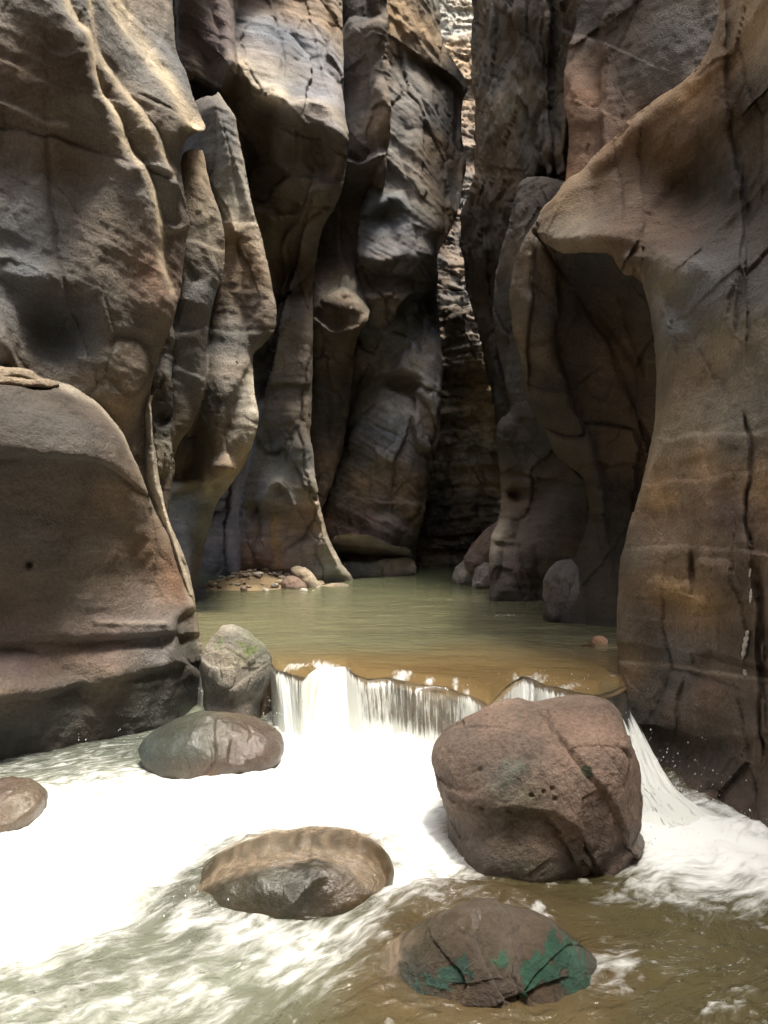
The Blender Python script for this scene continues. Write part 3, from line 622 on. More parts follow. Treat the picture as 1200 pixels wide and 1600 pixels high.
# ---- J: smooth reddish slab high right
jJ = [(896, -150), (1260, -150), (1260, 300), (1000, 320), (880, 300), (883, 270), (888, 225), (887, 190), (880, 170), (880, 120), (888, 70), (897, 52), (902, 20)]
dJ = [(900, 0, 10.6), (885, 130, 10.4), (885, 250, 10.2), (935, 100, 10.3), (940, 250, 9.9), (1040, 100, 9.4), (1120, 0, 9.0), (1000, 0, 9.9), (1200, 200, 8.6), (900, -150, 10.8)]
sJ = [step([(934, 270), (936, 180), (936, 60), (942, 0), (944, -100)], .22, 60, 4), step([(900, 52), (912, 52), (930, 60)], .15, 50, 4), step([(945, 40), (970, 25), (1000, -10)], -.1, 60, 5), lump(905, 140, 16, 60, .1), lump(1020, 60, 60, 60, .08), step([(936, 170), (990, 190)], .04, 50)]
cJ = [(905, 120, RST), (905, 230, RST), (900, 20, DRK), (960, 200, RST), (980, 100, DBR), (1060, 60, DRK), (1020, 130, DBR)]
sheet('canyon_wall', jJ, dJ, sJ, cJ, mat=ROCK_WARM, R=.25, Wd=14, T=2.5, stp=3, big=(.05, .7), flute=.04, strata=(.015, .1), seed=61, fac=(.05, 1.4), stain=.3,
      label='smooth reddish slab hanging high behind the right-hand arm')

# ---- K: recessed hollow under the right arm
kK = [(872, 322), (1000, 345), (1300, 345), (1300, 1100), (967, 1010), (862, 985), (846, 972), (850, 945), (858, 918), (885, 901), (900, 867), (915, 837), (921, 815), (920, 770), (911, 742), (890, 728), (866, 710), (851, 676), (829, 639), (818, 601), (814, 560), (805, 530), (800, 500), (797, 461), (802, 424), (817, 386), (826, 366), (836, 350), (842, 338), (858, 326)]
dK = [(836, 360, 7.75), (800, 450, 8.0), (820, 600, 8.3), (870, 710, 8.8), (921, 800, 9.0), (895, 900, 8.95), (850, 965, 8.95), (967, 1000, 8.5), (1000, 600, 8.4), (940, 480, 8.4), (880, 400, 7.9), (1000, 800, 8.9), (1100, 800, 7.6), (1100, 400, 7), (870, 500, 8.1), (960, 900, 8.9)]
sK = [ridge([(835, 345), (818, 388), (803, 425), (798, 465), (804, 520)], .10, 7), step([(838, 365), (832, 440), (826, 520), (826, 560)], .20, 30, 4), ridge([(826, 400), (830, 440), (826, 500)], .06, 6),
      step([(870, 500), (872, 545), (892, 600), (905, 640), (925, 680), (935, 720), (940, 760)], .22, 70, 5), step([(850, 390), (880, 430), (920, 490), (960, 540), (980, 590), (1005, 680)], .16, 60, 6),
      step([(1010, 735), (980, 725), (960, 730), (935, 726)], .1, 40, 3), step([(830, 600), (880, 612), (900, 600)], .08, 40, 5), lump(880, 620, 30, 20, .1), crack([(960, 450), (1000, 560), (1010, 600)], .06, 3), step([(870, 740), (900, 742), (935, 760)], .08, 40, 5)]
cK = [(820, 400, BRN), (805, 450, BRN), (815, 540, BRN), (850, 500, DRK), (900, 450, BLK), (850, 620, DRK), (900, 560, DRK), (960, 560, DBR), (960, 700, DBR), (900, 700, DRK), (950, 780, DRK), (900, 880, BLK), (960, 900, BLK), (870, 950, BLK)]  # near-black entries paint the shade of the recess
sheet('rock_arch', kK, dK, sK, cK, mat=ROCK_WARM, R=.45, Wd=30, T=2.6, stp=2.8, big=(.08, .7), flute=.08, strata=(.02, .1), seed=67, fac=(.07, 1.0), wet=(.5, .2),
      label='dark hollowed leg under the right-hand arm curving down to the pool', cat='rock arch')

# ---- R: near right wall with the great sloping arm
rR = [(1112, -150), (1126, -60), (1125, 0), (1121, 30), (1108, 75), (1087, 109), (1061, 135), (1027, 154), (1005, 172), (988, 184), (968, 210), (950, 226), (930, 240), (911, 266), (885, 281), (866, 311), (852, 322), (842, 336), (838, 356), (832, 362), (838, 372), (853, 384), (874, 397), (912, 396), (956, 394), (964, 416),
      (975, 430), (988, 431), (994, 418), (1003, 440), (1012, 480), (1022, 530), (1028, 600), (1026, 650), (1018, 700), (1004, 760), (994, 800), (980, 845), (970, 880), (965, 950), (964, 1020), (966, 1100), (980, 1180), (1010, 1240), (1060, 1290), (1200, 1370), (1450, 1520), (1450, -150)]
dR = [(1050, 400, 5.95), (950, 395, 6.75), (1200, 330, 5.3), (1200, 440, 4.9), (1200, 1310, 4.15), (1000, 1200, 5.35), (972, 1050, 5.9), (970, 880, 6.05), (1200, 900, 4.4), (1200, 600, 4.75), (1028, 600, 6.1), (1000, 430, 6.4), (870, 390, 7.35), (860, 320, 7.7), (900, 280, 7.6), (1000, 190, 7.0), (1115, 50, 6.3), (1200, 200, 5.35), (1200, 0, 5.35), (960, 330, 7.0),
      (1080, 310, 6.3), (1120, 700, 5.1), (1020, 800, 5.85), (1440, 600, 3.5), (1440, 1300, 3.2), (1440, 0, 3.8), (1060, 1100, 5.3), (1100, 480, 5.4), (1200, 1450, 4.1)]
sR = [ridge([(1121, 30), (1100, 90), (1061, 138), (1005, 178), (960, 220), (911, 270), (868, 312)], .16, 17), 
      ridge([(1200, -20), (1165, 40), (1140, 80), (1110, 110), (1080, 128)], .07, 12), step([(1135, 75), (1138, 160), (1150, 250), (1166, 300), (1166, 400)], .16, 70, 6), crack([(1163, 250), (1164, 380), (1158, 440), (1150, 540)], .07, 3.4),
      ridge([(860, 375), (920, 365), (980, 370), (1040, 400), (1090, 410)], .16, 26), step([(1004, 180), (1002, 260), (1010, 330), (1006, 380)], .10, 70, 8), step([(900, 380), (930, 355), (990, 352)], .05, 30, 5),
      step([(1150, 190), (1100, 240), (1050, 300), (1020, 340), (1000, 372)], .20, 130, 30), lump(1080, 310, 60, 60, -.22, -40), lump(1000, 250, 40, 50, -.10), lump(1045, 430, 36, 26, .12), lump(985, 405, 26, 12, .12), lump(990, 424, 8, 6, .06),
      lump(1052, 465, 22, 22, -.12), ridge([(1045, 480), (1060, 560), (1050, 620), (1035, 660)], .12, 26), lump(1050, 520, 20, 24, .1), step([(1100, 380), (1140, 340), (1200, 280)], -.06, 40, 6),
      step([(1040, 685), (1080, 680), (1140, 676), (1200, 670)], .05, 40, 3), step([(1018, 755), (1060, 748), (1110, 748), (1160, 736), (1210, 725)], .06, 50, 3),
      ridge([(1040, 690), (1022, 730), (1000, 790), (982, 850)], .07, 10), step([(1035, 692), (1024, 740), (1010, 762)], .05, 22, 4),
      step([(975, 858), (1050, 852), (1160, 858), (1210, 862)], .05, 60, 3), step([(970, 1006), (1020, 1008), (1080, 1022), (1120, 1018), (1200, 1046)], -.06, 200, 3), step([(972, 1034), (1050, 1040), (1080, 1044), (1130, 1050), (1200, 1058)], .045, 60, 3), step([(1016, 1008), (1084, 1022), (1190, 1048)], .05, 8, 3),
      crack([(1160, 640), (1172, 700), (1172, 770), (1168, 830), (1178, 880), (1186, 960), (1190, 1060), (1192, 1200)], .12, 3.4), step([(1176, 860), (1188, 960), (1194, 1090)], .14, 30, 4), crack([(1076, 1050), (1060, 1085), (1058, 1130), (1052, 1160)], .07, 3.5), crack([(1080, 1022), (1082, 1050)], .05, 3),
      slab([(1010, 910), (1020, 898), (1050, 903), (1078, 905), (1080, 930), (1106, 935), (1108, 960), (1080, 965), (1082, 935), (1050, 940), (1014, 935)], .05, 5), lump(1084, 885, 8, 30, -.14), slab([(1085, 870), (1140, 874), (1160, 925), (1108, 930), (1086, 905)], .06, 6), step([(1010, 936), (1060, 940), (1110, 948), (1160, 940)], -.03, 20, 2.5), step([(1020, 965), (1080, 968), (1130, 960)], .03, 20, 2.5),
      ridge([(1078, 1022), (1083, 1045)], .04, 4), step([(980, 1130), (1060, 1140), (1100, 1152), (1200, 1148)], -.08, 50, 6), lump(1100, 1090, 60, 40, .06), lump(1050, 1180, 60, 40, -.15), step([(1100, 700), (1110, 760), (1110, 860)], .03, 40, 4), lump(1030, 790, 30, 20, .03)]
cR = [(1115, 40, TAN), (1060, 140, OCH), (960, 225, RST), (1180, 40, PAL), (1080, 220, DBR), (1000, 260, DBR), (940, 320, BRN), (900, 350, TAN), (980, 370, RST), (1060, 380, RST), (1080, 300, DRK), (1150, 160, DBR), (1140, 300, DRK), (1190, 300, DBR), (1180, 400, BRN), (1050, 440, TAN), (1100, 450, GRY), (1150, 540, TAN), (1060, 520, GRY), (1060, 600, BRN), (1120, 640, TAN),
      (1040, 700, TAN), (1100, 720, OCH), (1150, 700, BRN), (1035, 785, OCH), (1060, 830, BRN), (1140, 800, PUR), (1000, 880, BRN), (1050, 920, OCH), (1095, 950, OCH), (1140, 920, DBR), (1010, 980, DBR), (1150, 1000, DBR), (1050, 1028, LIL), (1000, 1050, OCH), (1110, 1075, RST), (1040, 1070, GRY), (1150, 1100, BRN), (990, 1120, WET), (1050, 1170, DBR), (1130, 1180, DBR), (1100, 1260, RST), (1190, 760, OCH)]
sheet('canyon_wall', rR, dR, sR, cR, mat=ROCK_WARM, R=.42, Wd=30, T=1.0, stp=2.8, big=(.06, .8), flute=.05, strata=(.018, .02), fine=.012, seed=71, tints=[([(1125, 0), (1100, 90), (1061, 138), (1005, 178), (960, 220), (911, 270), (868, 312)], 13, (.42, .30, .19), .8), ([(1200, 680), (1150, 676), (1060, 684)], 4, PAL, .3), ([(1030, 690), (1022, 730), (1000, 790)], 6, PAL, .35), ([(972, 1034), (1050, 1040), (1080, 1044), (1130, 1050), (1200, 1058)], 3, PAL, .5), ([(1040, 925), (1100, 945)], 16, OCH2, .5), ([(1040, 785), (1055, 780)], 9, OCH2, .5)], fac=(.035, .9), joint=.4, wet=(.1, .35), stain=.6,  # pale and warm edge tints paint light; ochre patches are stains
      label='near right canyon wall with a great sloping arm and layered orange foot')


# ---- unseen rest of the canyon: side walls beside and behind the viewer, rising above the frame
def canyon_side(name, plan, top, label, seed, flare, sgn):
    plan = np.array(plan, float)
    seg = np.r_[0, np.cumsum(np.linalg.norm(np.diff(plan[:, :2], axis=0), axis=1))]
    u = np.linspace(0, seg[-1], int(seg[-1] / .28)); 
    px = np.interp(u, seg, plan[:, 0]); py = np.interp(u, seg, plan[:, 1]); zb = np.interp(u, seg, plan[:, 2])
    v = np.linspace(0, 1, 70) ** 1.1
    Z = zb[None] + (top - zb[None]) * v[:, None]
    tx = np.gradient(px); ty = np.gradient(py); L = np.hypot(tx, ty); nx = ty / L * sgn; ny = -tx / L * sgn
    off = (flare + .07 * np.clip((py[None] - 7) / 5, 0, 1)) * np.clip(Z - 3.5 - .55 * np.clip(py[None], 0, 30), 0, 30)
    X = px[None] + nx[None] * off; Y = py[None] + ny[None] * off
    h = .5 * fbm(X * .35, Y * .35, Z * .25, 4, seed) + .12 * fbm(X * 1.5, Y * 1.5, Z * 2.5, 3, seed + 5)
    X = X - nx[None] * h; Y = Y - ny[None] * h
    P = np.stack([X, Y, Z], -1)
    c = np.array(TAN)[None, None] * (1 + .3 * fbm(X * .4, Y * .4, Z * 1.3, 3, seed + 9)[..., None])
    o = mesh_obj(name, P.reshape(-1, 3), grid_faces(*X.shape), ROCK, {'tint': ('FLOAT_COLOR', c.reshape(-1, 3)), 'wet': ('FLOAT', np.zeros(X.size))})
    tag(o, label, 'rock wall', kind='structure')

def zt(y): return 1.75 + .72 * max(y, 0)
canyon_side('canyon_wall', [(-3.1, -14, -1), (-3.3, 0, -1), (-3.4, 3.8, -1), (-3.3, 5.0, 5.0), (-3.0, 6.3, zt(6.4)), (-2.6, 8.5, zt(8.5)), (-2.4, 11, zt(11)), (-1.2, 13.2, zt(13.2)), (0.4, 15.5, zt(15.5)), (1.2, 18, zt(18)), (2, 30, zt(27))], 21,
            'upper left canyon wall rising out of sight above the pale ribs', 80, 0.10, -1)
canyon_side('canyon_wall', [(2.6, -14, -1), (2.7, 0, -1), (2.75, 2.9, -1), (3.1, 5.4, 4.9), (3.9, 8.3, zt(8.6)), (3.0, 11, zt(11)), (2.3, 14.2, zt(14.3)), (3.4, 20, zt(20)), (4.6, 30, zt(27))], 21,
            'upper right canyon wall rising out of sight above the sloping arm', 90, 0.10, 1)
canyon_side('canyon_wall', [(4.5, -13, -1), (-5, -13.6, -1)], 21, 'canyon wall closing the bend behind the viewer', 95, 0.1, 1)

# added backing that closes the gaps between the left fins, shade painted black
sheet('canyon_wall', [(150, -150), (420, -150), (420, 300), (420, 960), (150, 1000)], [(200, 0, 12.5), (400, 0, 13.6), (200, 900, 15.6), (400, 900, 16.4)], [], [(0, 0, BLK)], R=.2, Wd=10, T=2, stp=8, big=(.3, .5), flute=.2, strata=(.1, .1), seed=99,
      label='backing rock in the deep gaps between the left fins, painted dark as shade')

# ================================================================== WATER
POOL_Z = .47
def water_material(name, rough=.06, bump=.35, scale=(1, 1, 1), fine=14.0, dist=.02, foamscale=(1, 1, 1), foam_n=9.0, foamcol=(.80, .82, .80)):
    m, nt, out = new_mat(name); L = nt.links.new
    geo = nd(nt, "ShaderNodeNewGeometry")
    mu = nd(nt, "ShaderNodeAttribute", attribute_name="murk"); fo = nd(nt, "ShaderNodeAttribute", attribute_name="foam")
    cl = nd(nt, "ShaderNodeAttribute", attribute_name="clear"); fl = nd(nt, "ShaderNodeAttribute", attribute_name="flow")
    mp = nd(nt, "ShaderNodeMapping"); mp.inputs["Scale"].default_value = scale; L(fl.outputs["Vector"], mp.inputs[0])
    n1 = nd(nt, "ShaderNodeTexNoise", Scale=fine, Detail=5.0, Roughness=.55, Distortion=.6); L(mp.outputs[0], n1.inputs[0])
    bp = nd(nt, "ShaderNodeBump", Strength=float(bump), Distance=float(dist)); L(n1.outputs[0], bp.inputs["Height"])
    body = nd(nt, "ShaderNodeBsdfDiffuse"); L(mu.outputs["Color"], body.inputs[0])
    tr = nd(nt, "ShaderNodeBsdfTransparent")
    mx = nd(nt, "ShaderNodeMixShader"); L(cl.outputs["Fac"], mx.inputs[0]); L(body.outputs[0], mx.inputs[1]); L(tr.outputs[0], mx.inputs[2])
    gl = nd(nt, "ShaderNodeBsdfGlossy"); gl.inputs["Roughness"].default_value = rough; L(bp.outputs[0], gl.inputs["Normal"])
    fr = nd(nt, "ShaderNodeFresnel", IOR=1.33); L(bp.outputs[0], fr.inputs["Normal"])
    mg = nd(nt, "ShaderNodeMixShader"); L(fr.outputs[0], mg.inputs[0]); L(mx.outputs[0], mg.inputs[1]); L(gl.outputs[0], mg.inputs[2])
    # foam
    mf = nd(nt, "ShaderNodeMapping"); mf.inputs["Scale"].default_value = foamscale; L(fl.outputs["Vector"], mf.inputs[0])
    n2 = nd(nt, "ShaderNodeTexNoise", Scale=foam_n, Detail=9.0, Roughness=.62, Distortion=.35); L(mf.outputs[0], n2.inputs[0])
    # f = smooth(foam*1.9 + (noise-.5)*1.5 - .55)
    a = nd(nt, "ShaderNodeMath", operation='MULTIPLY_ADD'); L(fo.outputs["Fac"], a.inputs[0]); a.inputs[1].default_value = 2.1; a.inputs[2].default_value = -1.55
    b = nd(nt, "ShaderNodeMath", operation='MULTIPLY_ADD'); L(n2.outputs[0], b.inputs[0]); b.inputs[1].default_value = 2.0; L(a.outputs[0], b.inputs[2])
    c = nd(nt, "ShaderNodeMapRange", interpolation_type='SMOOTHSTEP'); L(b.outputs[0], c.inputs[0]); c.inputs[1].default_value = -.15; c.inputs[2].default_value = 1.0
    g = nd(nt, "ShaderNodeMath", operation='GREATER_THAN'); L(fo.outputs["Fac"], g.inputs[0]); g.inputs[1].default_value = .004
    h = nd(nt, "ShaderNodeMath", operation='MULTIPLY'); L(c.outputs[0], h.inputs[0]); L(g.outputs[0], h.inputs[1])
    bf = nd(nt, "ShaderNodeBump", Strength=.25, Distance=.02); L(n2.outputs[0], bf.inputs["Height"])
    fb = nd(nt, "ShaderNodeBsdfPrincipled", Roughness=.45); fb.inputs["Base Color"].default_value = (*foamcol, 1); L(bf.outputs[0], fb.inputs["Normal"])
    fin = nd(nt, "ShaderNodeMixShader"); L(h.outputs[0], fin.inputs[0]); L(mg.outputs[0], fin.inputs[1]); L(fb.outputs[0], fin.inputs[2])
    L(fin.outputs[0], out.inputs[0])
    return m

POOLM = water_material("pool_water", rough=.10, bump=.30, scale=(1.0, 2.2, 1), fine=5.0, dist=.03, foamscale=(14, 2.5, 1), foam_n=3.0)
RIVER = water_material("river_water", rough=.10, bump=.8, scale=(.7, 1.5, 1), fine=8.0, dist=.07, foamscale=(.7, 1.6, 1), foam_n=11.0)

# ---- waterfall lip, in photograph pixels on the pool's level
LIPX = [250, 296, 310, 330, 345, 400, 424, 432, 455, 476, 492, 505, 540, 556, 575, 610, 650, 700, 730, 752, 764, 776, 795, 815, 830, 850, 880, 910, 935, 955, 975, 1000, 1080]
LIPY = [1012, 1012, 1015, 1030, 1040, 1040, 1030, 1040, 1046, 1052, 1040, 1036, 1036, 1048, 1054, 1052, 1062, 1067, 1078, 1086, 1094, 1080, 1062, 1050, 1052, 1062, 1068, 1076, 1078, 1072, 1064, 1060, 1060]
def lipy(x): return np.interp(x, LIPX, LIPY)

# upper pool
xs = np.arange(230, 978, 3.0); nr = 260
T = np.linspace(0, 1, nr)[:, None]
ly = lipy(xs)[None]
yy = 876 + (ly - 876) * T ** 1.0
Xp, Yp, _ = on_plane(xs[None] + 0 * T, yy, POOL_Z)
near = 1 - sstep(0, .35, (Yp - Yp[-1:]))
cur = .012 * fbm(Xp * 1.2, Yp * 2.5, 0, 3, 5) * sstep(.0, .5, Yp - Yp[-1:]) + .004 * fbm(Xp * 6, Yp * 10, 0, 2, 6)
Zp = POOL_Z + cur - .035 * near ** 2
P = np.stack([Xp, Yp, Zp], -1)
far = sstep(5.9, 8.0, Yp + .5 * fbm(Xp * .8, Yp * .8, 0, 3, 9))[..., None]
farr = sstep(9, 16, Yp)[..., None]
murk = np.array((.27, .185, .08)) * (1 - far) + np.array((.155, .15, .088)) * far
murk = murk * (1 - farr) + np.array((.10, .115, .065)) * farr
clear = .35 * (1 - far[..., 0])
sheen = np.zeros(Xp.shape)
for (x, y, rx, ry, a) in [(462, 1040, 26, 5, .8), (628, 1052, 20, 8, 1.0), (671, 1060, 10, 5, 1.0), (712, 1066, 7, 9, .9), (728, 1077, 8, 8, .8), (790, 962, 46, 4, .55), (536, 1040, 14, 6, .7), (505, 1036, 26, 6, 1), (835, 1056, 22, 7, .9), (810, 1054, 18, 6, .8), (880, 1068, 40, 7, .6), (955, 1056, 14, 6, .5)]:
    sheen = np.maximum(sheen, a * np.exp(-((xs[None] - x) / rx) ** 2 - ((yy - y) / ry) ** 2))
foam = np.clip(sheen * .55, 0, 1) * (sheen > .12)  # sky glints near the lip, painted in as white foam
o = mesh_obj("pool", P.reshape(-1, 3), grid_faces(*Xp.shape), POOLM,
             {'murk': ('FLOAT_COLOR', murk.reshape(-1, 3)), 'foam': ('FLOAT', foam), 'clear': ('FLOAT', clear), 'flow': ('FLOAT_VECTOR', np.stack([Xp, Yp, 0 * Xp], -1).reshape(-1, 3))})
tag(o, 'calm olive green pool above the small waterfall', 'water', kind='structure')

# bed of the pool and the rock step under the fall
xs2 = np.arange(120, 990, 4.0); lx, lyy, _ = on_plane(xs2, lipy(xs2), POOL_Z)
rows = []
for t in np.linspace(0, 1, 70): rows.append(np.stack([lx * (1 + .5 * (1 - t)) + .35 * (1 - t) * (lx > 0), lyy + .03 + 13 * (1 - t) ** 2, POOL_Z - .05 - 1.3 * (1 - t) ** 1.4 + 0 * lx], -1))
for t in np.linspace(0, 1, 40)[1:]: rows.append(np.stack([lx, lyy + .03 - .04 * np.sin(t * 3.1) - .05 * t, POOL_Z - .06 - .75 * t + 0 * lx], -1))
P = np.array(rows); x, y, z = P[..., 0], P[..., 1], P[..., 2]
h = .05 * fbm(x * 3, y * 3, z * 4, 4, 31); fall = np.linspace(0, 1, P.shape[0])[:, None] > .66
P[..., 2] += np.where(fall, 0, .5 * h); P[..., 1] -= np.where(fall, h + .03 * fbm(x * 7, y, z * 7, 3, 33), 0)
c = np.where(fall[..., None], np.array((.19, .14, .095)), np.array((.38, .26, .13))) * (1 + .3 * fbm(x * 3, y * 3, z * 6, 3, 34)[..., None])
tag(mesh_obj("rock_step", P.reshape(-1, 3), grid_faces(*x.shape), ROCK_WET, {'tint': ('FLOAT_COLOR', c.reshape(-1, 3)), 'wet': ('FLOAT', np.where(fall, 1, .3) + 0 * x)}),
    'submerged ochre rock step that the water spills over', 'rock step', kind='structure')

# ---- falling water
def fall_material():
    m, nt, out = new_mat("falling_water"); L = nt.links.new
    fl = nd(nt, "ShaderNodeAttribute", attribute_name="flow"); fo = nd(nt, "ShaderNodeAttribute", attribute_name="foam")
    mp = nd(nt, "ShaderNodeMapping"); mp.inputs["Scale"].default_value = (1, .03, 1); L(fl.outputs["Vector"], mp.inputs[0])
    n1 = nd(nt, "ShaderNodeTexNoise", Scale=52.0, Detail=4.0, Roughness=.7, Distortion=.0); L(mp.outputs[0], n1.inputs[0])
    mp2 = nd(nt, "ShaderNodeMapping"); mp2.inputs["Scale"].default_value = (1, .16, 1); L(fl.outputs["Vector"], mp2.inputs[0])
    n2 = nd(nt, "ShaderNodeTexNoise", Scale=40.0, Detail=6.0, Roughness=.7); L(mp2.outputs[0], n2.inputs[0])
    s = nd(nt, "ShaderNodeMath", operation='MULTIPLY_ADD'); L(n2.outputs[0], s.inputs[0]); s.inputs[1].default_value = .55; L(n1.outputs[0], s.inputs[2])
    a = nd(nt, "ShaderNodeMath", operation='MULTIPLY_ADD'); L(fo.outputs["Fac"], a.inputs[0]); a.inputs[1].default_value = 1.0; L(s.outputs[0], a.inputs[2])
    r = nd(nt, "ShaderNodeMapRange", interpolation_type='SMOOTHSTEP'); L(a.outputs[0], r.inputs[0]); r.inputs[1].default_value = .84; r.inputs[2].default_value = 1.22; r.inputs[3].default_value = .03
    bp = nd(nt, "ShaderNodeBump", Strength=.6, Distance=.012); L(s.outputs[0], bp.inputs["Height"])
    d = nd(nt, "ShaderNodeBsdfPrincipled", Roughness=.35); d.inputs["Base Color"].default_value = (.9, .93, .89, 1); L(bp.outputs[0], d.inputs["Normal"])
    tl = nd(nt, "ShaderNodeBsdfTranslucent"); tl.inputs[0].default_value = (.9, .93, .88, 1)
    dm = nd(nt, "ShaderNodeMixShader"); dm.inputs[0].default_value = .3; L(d.outputs[0], dm.inputs[1]); L(tl.outputs[0], dm.inputs[2])
    tr = nd(nt, "ShaderNodeBsdfTransparent"); tr.inputs[0].default_value = (.93, .95, .9, 1)
    gl = nd(nt, "ShaderNodeBsdfGlossy"); gl.inputs["Roughness"].default_value = .08; L(bp.outputs[0], gl.inputs["Normal"])
    g = nd(nt, "ShaderNodeMixShader"); g.inputs[0].default_value = .12; L(tr.outputs[0], g.inputs[1]); L(gl.outputs[0], g.inputs[2])
    f = nd(nt, "ShaderNodeMixShader"); L(r.outputs[0], f.inputs[0]); L(g.outputs[0], f.inputs[1]); L(dm.outputs[0], f.inputs[2])
    L(f.outputs[0], out.inputs[0]); return m
FALLM = fall_material()

def fall_sheet(name, xa, xb, reach, drop, foam_fn, label, fan=0.0, seed=1, stp=1.0, zend=0.0, lean=0.0):
    xs = np.arange(xa, xb + stp, stp); nt_ = 90; t = np.linspace(0, 1, nt_)[:, None]
    X0, Y0, _ = on_plane(xs, lipy(xs), POOL_Z); z0 = POOL_Z - .030
    k = np.array(reach(xs)) if callable(reach) else reach
    yo = k * (t ** .62) ; zo = -(z0 - zend) * (t ** 1.25)
    n = fbm(X0[None] * 22 + 0 * t, t * 1.2, 0, 3, seed) ; n2 = fbm(X0[None] * 5 + 0 * t, t * .7, 3, 2, seed + 1)
    u = (xs - (xa + xb) / 2) / ((xb - xa) / 2)
    lean = lean(xs)[None] if callable(lean) else lean
    X = X0[None] + fan * u[None] * t ** .8 + lean * t
    Y = Y0[None] - yo - (.028 * n + .06 * n2) * sstep(0, .25, t)
    Z = z0 + zo + .010 * n * (1 - t) + .02 * n2 * (1 - t) * sstep(0, .1, t)
    Y[0] = Y0 + .02; Z[0] = POOL_Z - .035
    fm = np.clip(foam_fn(xs[None] + 0 * t, t + 0 * xs[None]), 0, 1)
    P = np.stack([X, Y, Z], -1)
    o = mesh_obj(name, P.reshape(-1, 3), grid_faces(*X.shape), FALLM, {'foam': ('FLOAT', fm), 'flow': ('FLOAT_VECTOR', np.stack([X0[None] + 0 * t, t * .5 + 0 * X, 0 * X + seed], -1).reshape(-1, 3))})
    return tag(o, label, 'waterfall')
def g1(x, c, w): return np.exp(-((x - c) / w) ** 2)
def reach_main(x): return np.interp(x, [424, 440, 476, 500, 540, 580, 700, 760, 800, 850, 925], [.24, .34, .26, .46, .40, .22, .20, .24, .42, .52, .50])
def lean_main(x): return np.interp(x, [424, 445, 476, 505, 540, 600, 700, 760, 800, 925], [.04, .10, .02, -.06, .06, .03, -.01, 0, -.05, -.12])
fall_sheet("waterfall", 424, 925, reach_main, .5, lambda x, t: np.interp(x, [424, 440, 455, 470, 482, 500, 530, 548, 565, 600, 640, 700, 716, 730, 745, 765, 790, 805, 830, 850, 880, 925], [.30, .50, .34, .16, .50, 1.0, .9, .42, .30, .22, .12, .15, .22, .46, .22, .18, .36, .50, .30, .44, .25, .02]) + .5 * sstep(.62, 1, t) * (x < 770) + .25 * t * (x < 560) - .45 * (1 - sstep(.0, .16, t)) * (1 - .7 * g1(x, 505, 24)),
           'wide white waterfall over the rock step, thick at left, a thin curtain in the middle', seed=3, lean=lean_main)
fall_sheet("waterfall", 300, 318, .12, .5, lambda x, t: .25 + .2 * t, 'thin trickle between the left wall and the upright boulder', fan=.02, seed=17, lean=.0, stp=.7)

# chute to the right of the big boulder
nu, nv = 70, 220; v = np.linspace(0, 1, nv)[:, None]; u = np.linspace(-1, 1, nu)[None]
px = np.interp(v, [0, .15, .35, .6, .8, 1], [950, 962, 984, 1010, 1044, 1090]); py = np.interp(v, [0, .15, .35, .6, .8, 1], [1072, 1106, 1165, 1235, 1285, 1335])
zz = np.interp(v, [0, .15, .35, .6, .8, 1], [.445, .42, .33, .17, .04, -.08])
X0, Y0, Z0 = on_plane(px, py, zz)
wd = np.interp(v, [0, .2, .5, .8, 1], [.12, .12, .15, .28, .62])
X = X0 + u * wd; Y = Y0 + .0 * u; Z = Z0 + (.05 * (1 - u ** 2)) - .03 * np.abs(u) ** 3
n = fbm(u * 5 + 0 * v, v * 4 + 0 * u, 0, 4, 71); Z = Z + .05 * n * v; X = X + .05 * n * v; Y = Y + .05 * n * v
P = np.stack([X + 0 * Z, Y + 0 * Z, Z], -1)
fm = np.clip(.52 - .5 * np.abs(u) ** 3 + .40 * v + .7 * n - .95 * (1 - sstep(.08, .36, v)), 0, 1)
tag(mesh_obj("waterfall", P.reshape(-1, 3), grid_faces(nv, nu), FALLM, {'foam': ('FLOAT', fm), 'flow': ('FLOAT_VECTOR', np.stack([u * .25 + .03 * n, v * .7 + 0 * Z, 0 * Z + 5], -1).reshape(-1, 3))}),
    'steep white chute between the big boulder and the right wall', 'waterfall')

# ---- the foaming lower river
xs = np.arange(-300, 1501, 4.0); ys = np.concatenate([np.arange(1090, 1200, 1.6), np.arange(1200, 1420, 2.6), np.arange(1420, 1650, 4.0), np.arange(1650, 4200, 60)])
XP, YP = np.meshgrid(xs, ys); X, Y, _ = on_plane(XP, YP, 0.0)
wxp = XP + 22 * fbm(X * 2.4, Y * 2.4, 0, 4, 61); wyp = YP + 16 * fbm(X * 2.4, Y * 2.4, 4, 4, 62)
def region(poly, fade):
    D, _, _, _ = seg_dist(wxp, wyp, poly, True); i = inside(wxp, wyp, poly)
    return np.clip(.5 + np.where(i, D, -D) / fade * .5, 0, 1)
foam = region([(-300, 1300), (0, 1272), (60, 1256), (140, 1242), (215, 1234), (300, 1216), (330, 1196), (440, 1172), (440, 1080), (780, 1080), (700, 1190), (700, 1290), (735, 1355), (700, 1388), (640, 1372), (600, 1345), (560, 1322), (480, 1306), (400, 1310), (340, 1338), (270, 1376), (205, 1418), (125, 1452), (40, 1478), (-60, 1505), (-300, 1545)], 90) * 1.0
foam = np.maximum(foam, .62 * region([(600, 1345), (700, 1370), (760, 1400), (700, 1428), (600, 1440), (520, 1440), (500, 1400), (560, 1372)], 34))
foam = np.maximum(foam, .52 * region([(280, 1420), (480, 1440), (600, 1430), (590, 1480), (500, 1540), (420, 1560), (330, 1500), (260, 1470)], 60))
foam = np.maximum(foam, .36 * region([(-300, 1520), (100, 1500), (280, 1440), (420, 1500), (430, 1640), (-300, 1700)], 90))
